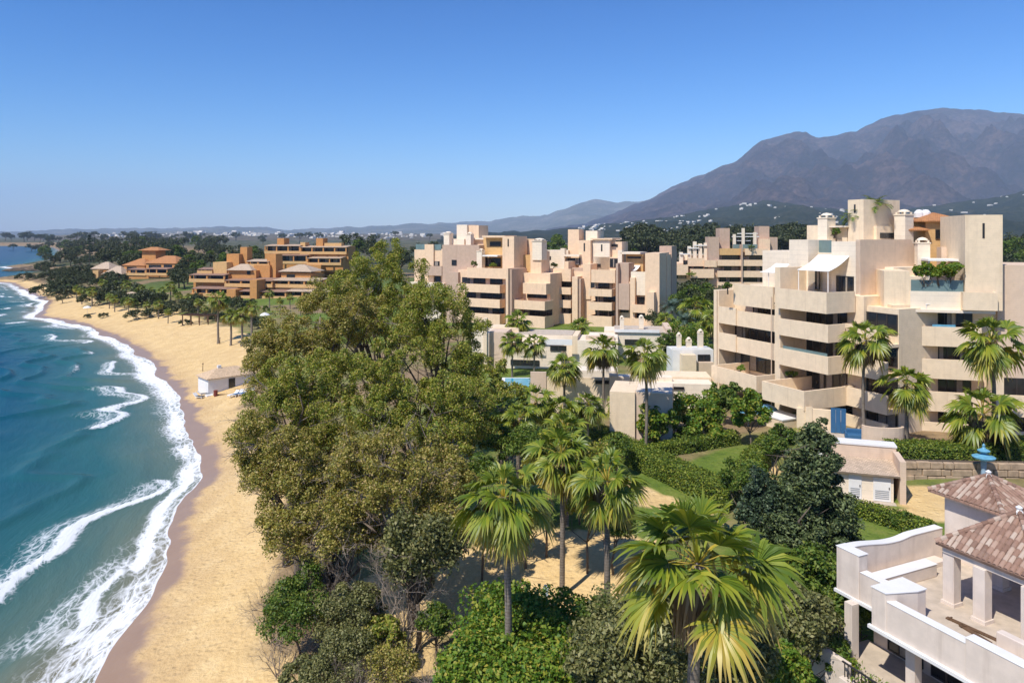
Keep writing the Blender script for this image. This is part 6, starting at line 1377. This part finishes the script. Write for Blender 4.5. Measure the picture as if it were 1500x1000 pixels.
for i in range(34):
    px = 60+330*rr.random(); put(rr.choice((1,3,4)), px, None, 13+9*rr.random(), 'green garden tree at the back of the beach', 'trees at the back of the beach', 425+18*rr.random()+(px-60)*.075)
for i in range(40):
    px = 60+330*rr.random(); put(4, px, None, 7+4*rr.random(), 'low dark shrub in the beach gardens', 'shrubs in the beach gardens', 418+10*rr.random()+(px-60)*.17)
for i in range(46): put(rr.choice((4,4,1)), 62+110*rr.random(), None, 8+6*rr.random(), 'dark shrub of the garden on the headland', 'shrubs of the headland garden', 398+24*rr.random())
for px, py, h_, lab in ((35,412,12,'dark bush at the tip of the sand by the rocks'),(205,468,14,'grey bush at the top of the beach, left of the timber pergola'),(245,462,17,'round dark bush on the beach top beside the timber pergola'),(225,466,13,'low bush between two rounder bushes on the beach top'),(152,466,7,'tiny dark bush on the open sand, right of the small parasol'),(128,466,6,'tiny dark bush under the small parasol on the open sand'),(270,478,8,'low scrub at the seaward foot of the timber pergola')): put(4, px, None, h_, lab, 'bushes on the upper beach', py)
for i in range(60): put(rr.choice((0,1,2)), rr.choice((rr.random()*650, rr.random()*300)), 1100+1500*rr.random(), 9+6*rr.random(), 'far dark tree on the coastal plain', 'far trees on the coastal plain')
# beach garden palms, shared meshes
pp = [(112,418),(150,412),(170,414),(185,418),(207,418),(222,421),(237,424),(250,421),(262,428),(276,434),(160,432),(168,436),(188,440),(215,442),(232,446),(246,452),(290,440),(300,448),(395,430),(410,436),(425,432),(440,440),(120,424),(135,428)]
first = None
for i, (px, py) in enumerate(pp):
    g_ = ground_px(px, py+22); H = (20+8*rr.random())/F*g_.y
    if first is None:
        first = empty('beach_garden_palm', (0,0,0)); m = MB(); m.tube([(0,0,-.3),(0.1,0,2.5),(0,0,5)], [.22,.17,.15], 7); m.build('trunk', M_PTRUNK, first); c = bpy.data.objects.new('crown', CROWNS[0]); COL.objects.link(c); c.parent = first; c.location = (0,0,5); c.scale = (.8,.8,.8)
        tag(first, 'slim palm in the gardens before the orange apartments', 'palm tree', 'palms before the orange apartments'); first.location = g_; first.scale = (H/6,)*3
    else: dup(first, g_, rr.random()*6, H/6)
# Norfolk pine
g_ = at(131, 386, 430); root = empty('norfolk_pine', (g_.x, 430, zg(g_.x, 430)), 0, 'tall narrow tiered pine rising above the headland wood', 'pine tree'); rn = np.random.default_rng(3); P = []
for t_ in range(11):
    z = 3+1.55*t_; R = 3.6*(1-t_/11.5)
    for a in range(7):
        w_ = 6.283*a/7+t_; s_ = np.linspace(.1,1,16)[:,None]; P.append(np.array([[math.cos(w_), math.sin(w_), .1]])*R*s_+[0,0,z]+rn.normal(size=(16,3))*.22)
V_, Q_ = leaf_geo(np.concatenate(P), .75, rn, None, 0, .6, .5); link_mesh('crown', np_mesh('crown', V_, Q_), F_DARK, root); m = MB(); m.tube([(0,0,-.5),(0,0,10),(0,0,20.5)], [.4,.25,.04], 7); m.build('trunk', M_BARK, root)
# rocks at the headland
for i in range(16):
    px, py = 6+62*rr.random(), 390+7*rr.random(); Y = CZ*F/(py-PY0); s_ = 2.2+3.5*rr.random(); rn = np.random.default_rng(i); m = MB()
    m.lathe([(1.0,-.3),(1.05,.15),(.8,.5),(.35,.72),(.05,.75)], 9); m.v = [(x*(1+.35*rn.normal()*.5), y*(1+.35*rn.normal()*.5), z*(.8+.4*rn.random())) for x,y,z in m.v]
    o = m.build('shore_rock', M_ROCK if 'M_ROCK' in globals() else M_STONE2); o.location = (gx(px, Y), Y, .0); o.scale = (s_*1.6, s_, s_*.5); tag(o, 'dark rock of the low headland in the water', 'rock', 'rocks of the headland')
# white houses of the town and the foothills
def house_mesh(k):
    m = MB(); rg = random.Random(k); m.box(-.5,.5,-.4,.4,-.6,.42); m.box(-.1,.5,-.38,.3,.42,.42+.3*(k%2)+.02) 
    if k%3 == 1: m.add([(-.55,-.45,.42),(.55,-.45,.42),(.55,.45,.42),(-.55,.45,.42),(-.2,0,.62),(.2,0,.62)], [(0,1,5,4),(1,2,5),(2,3,4,5),(3,0,4),(3,2,1,0)])
    return m.mesh('white_house')
HM = [house_mesh(k) for k in range(4)]
M_TOWN = plain('warm_white_walls', (.72,.66,.57), .8, .05, .12)
for me in HM: me.materials.append(M_TOWN)
_, TOWN = relief('town_hill', [(40,346),(120,343.5),(200,342),(290,341),(360,342),(430,342.5),(520,343),(600,342),(680,343),(760,346)], 4600, 2300, 5200, hillmat('town_ground', (.05,.058,.035), (.15,.13,.095), (.30,.26,.20), .008), 55, 500, 120, 40, .3, 8, 1.2, .2)
def houses(gr, n, x0, x1, t0, t1, wpx, label, group, hr=.75):
    px, tv, Xg, Yg, Z = gr; k = 0
    while k < n:
        p = x0+(x1-x0)*rr.random()**(1.0); i = int(np.clip(np.searchsorted(px, p), 1, len(px)-2)); tt = t0+(t1-t0)*rr.random(); j = int(np.argmin(abs(tv-tt)))
        if fbm(np.array([p/22.]), np.array([tt*9]), 5, 2)[0] < .46: continue
        X, Y, z = Xg[i,j], Yg[i,j], Z[i,j]; w_ = wpx*(.55+1.0*rr.random()**2)/F*Y
        o = bpy.data.objects.new('white_house', HM[rr.randrange(4)]); COL.objects.link(o); o.location = (X, Y, z+.1*w_); o.rotation_euler = (0,0,rr.random()*3-.8); o.scale = (w_, w_, w_*hr*(.5+.5*rr.random())); tag(o, label, 'house', group); k += 1
houses(TOWN, 150, 120, 660, .25, .98, 6.5, 'tiny white building of the far coastal town', 'far coastal town', .7)
houses(FOOT, 125, 840, 1240, .30, .98, 4.6, 'tiny white villa on the dark green foothill', 'white villas on the foothills', .85)
houses(FOOT, 22, 1290, 1500, .6, .98, 4., 'tiny pale villa on the wooded slope beside the large block', 'villas on the slope at the right', .5)
for i, (px, py, Y, w_, lab) in enumerate(((205,378,700,22,'low white house among the headland trees'),(262,384,560,16,'white gabled house among trees left of the orange apartments'),(278,380,600,18,'white gabled house nearer the orange apartments'),(244,376,640,14,'small white house behind the headland trees'),(1075,343,620,60,'long low white building in front of the dark wood'),(905,357,520,70,'low ochre house with a flat roof behind the cream terraced building'))):
    p = at(px, py, Y); h_ = w_/F*Y; m = MB(); m.box(-.5*h_,.5*h_,-3,3,-4,2.6); root = empty('low_house', (p.x, Y, p.z), .1*i, lab, 'house'); m.build('wall', M_WHITE if i < 5 else M_OCHRE, root); m = MB(); m.add([(-.54*h_,-3.4,2.6),(.54*h_,-3.4,2.6),(.54*h_,3.4,2.6),(-.54*h_,3.4,2.6),(-.4*h_,0,4.2),(.4*h_,0,4.2)], [(0,1,5,4),(1,2,5),(2,3,4,5),(3,0,4),(3,2,1,0)]); m.build('roof', M_PALET if i > 2 else M_WHITE, root)
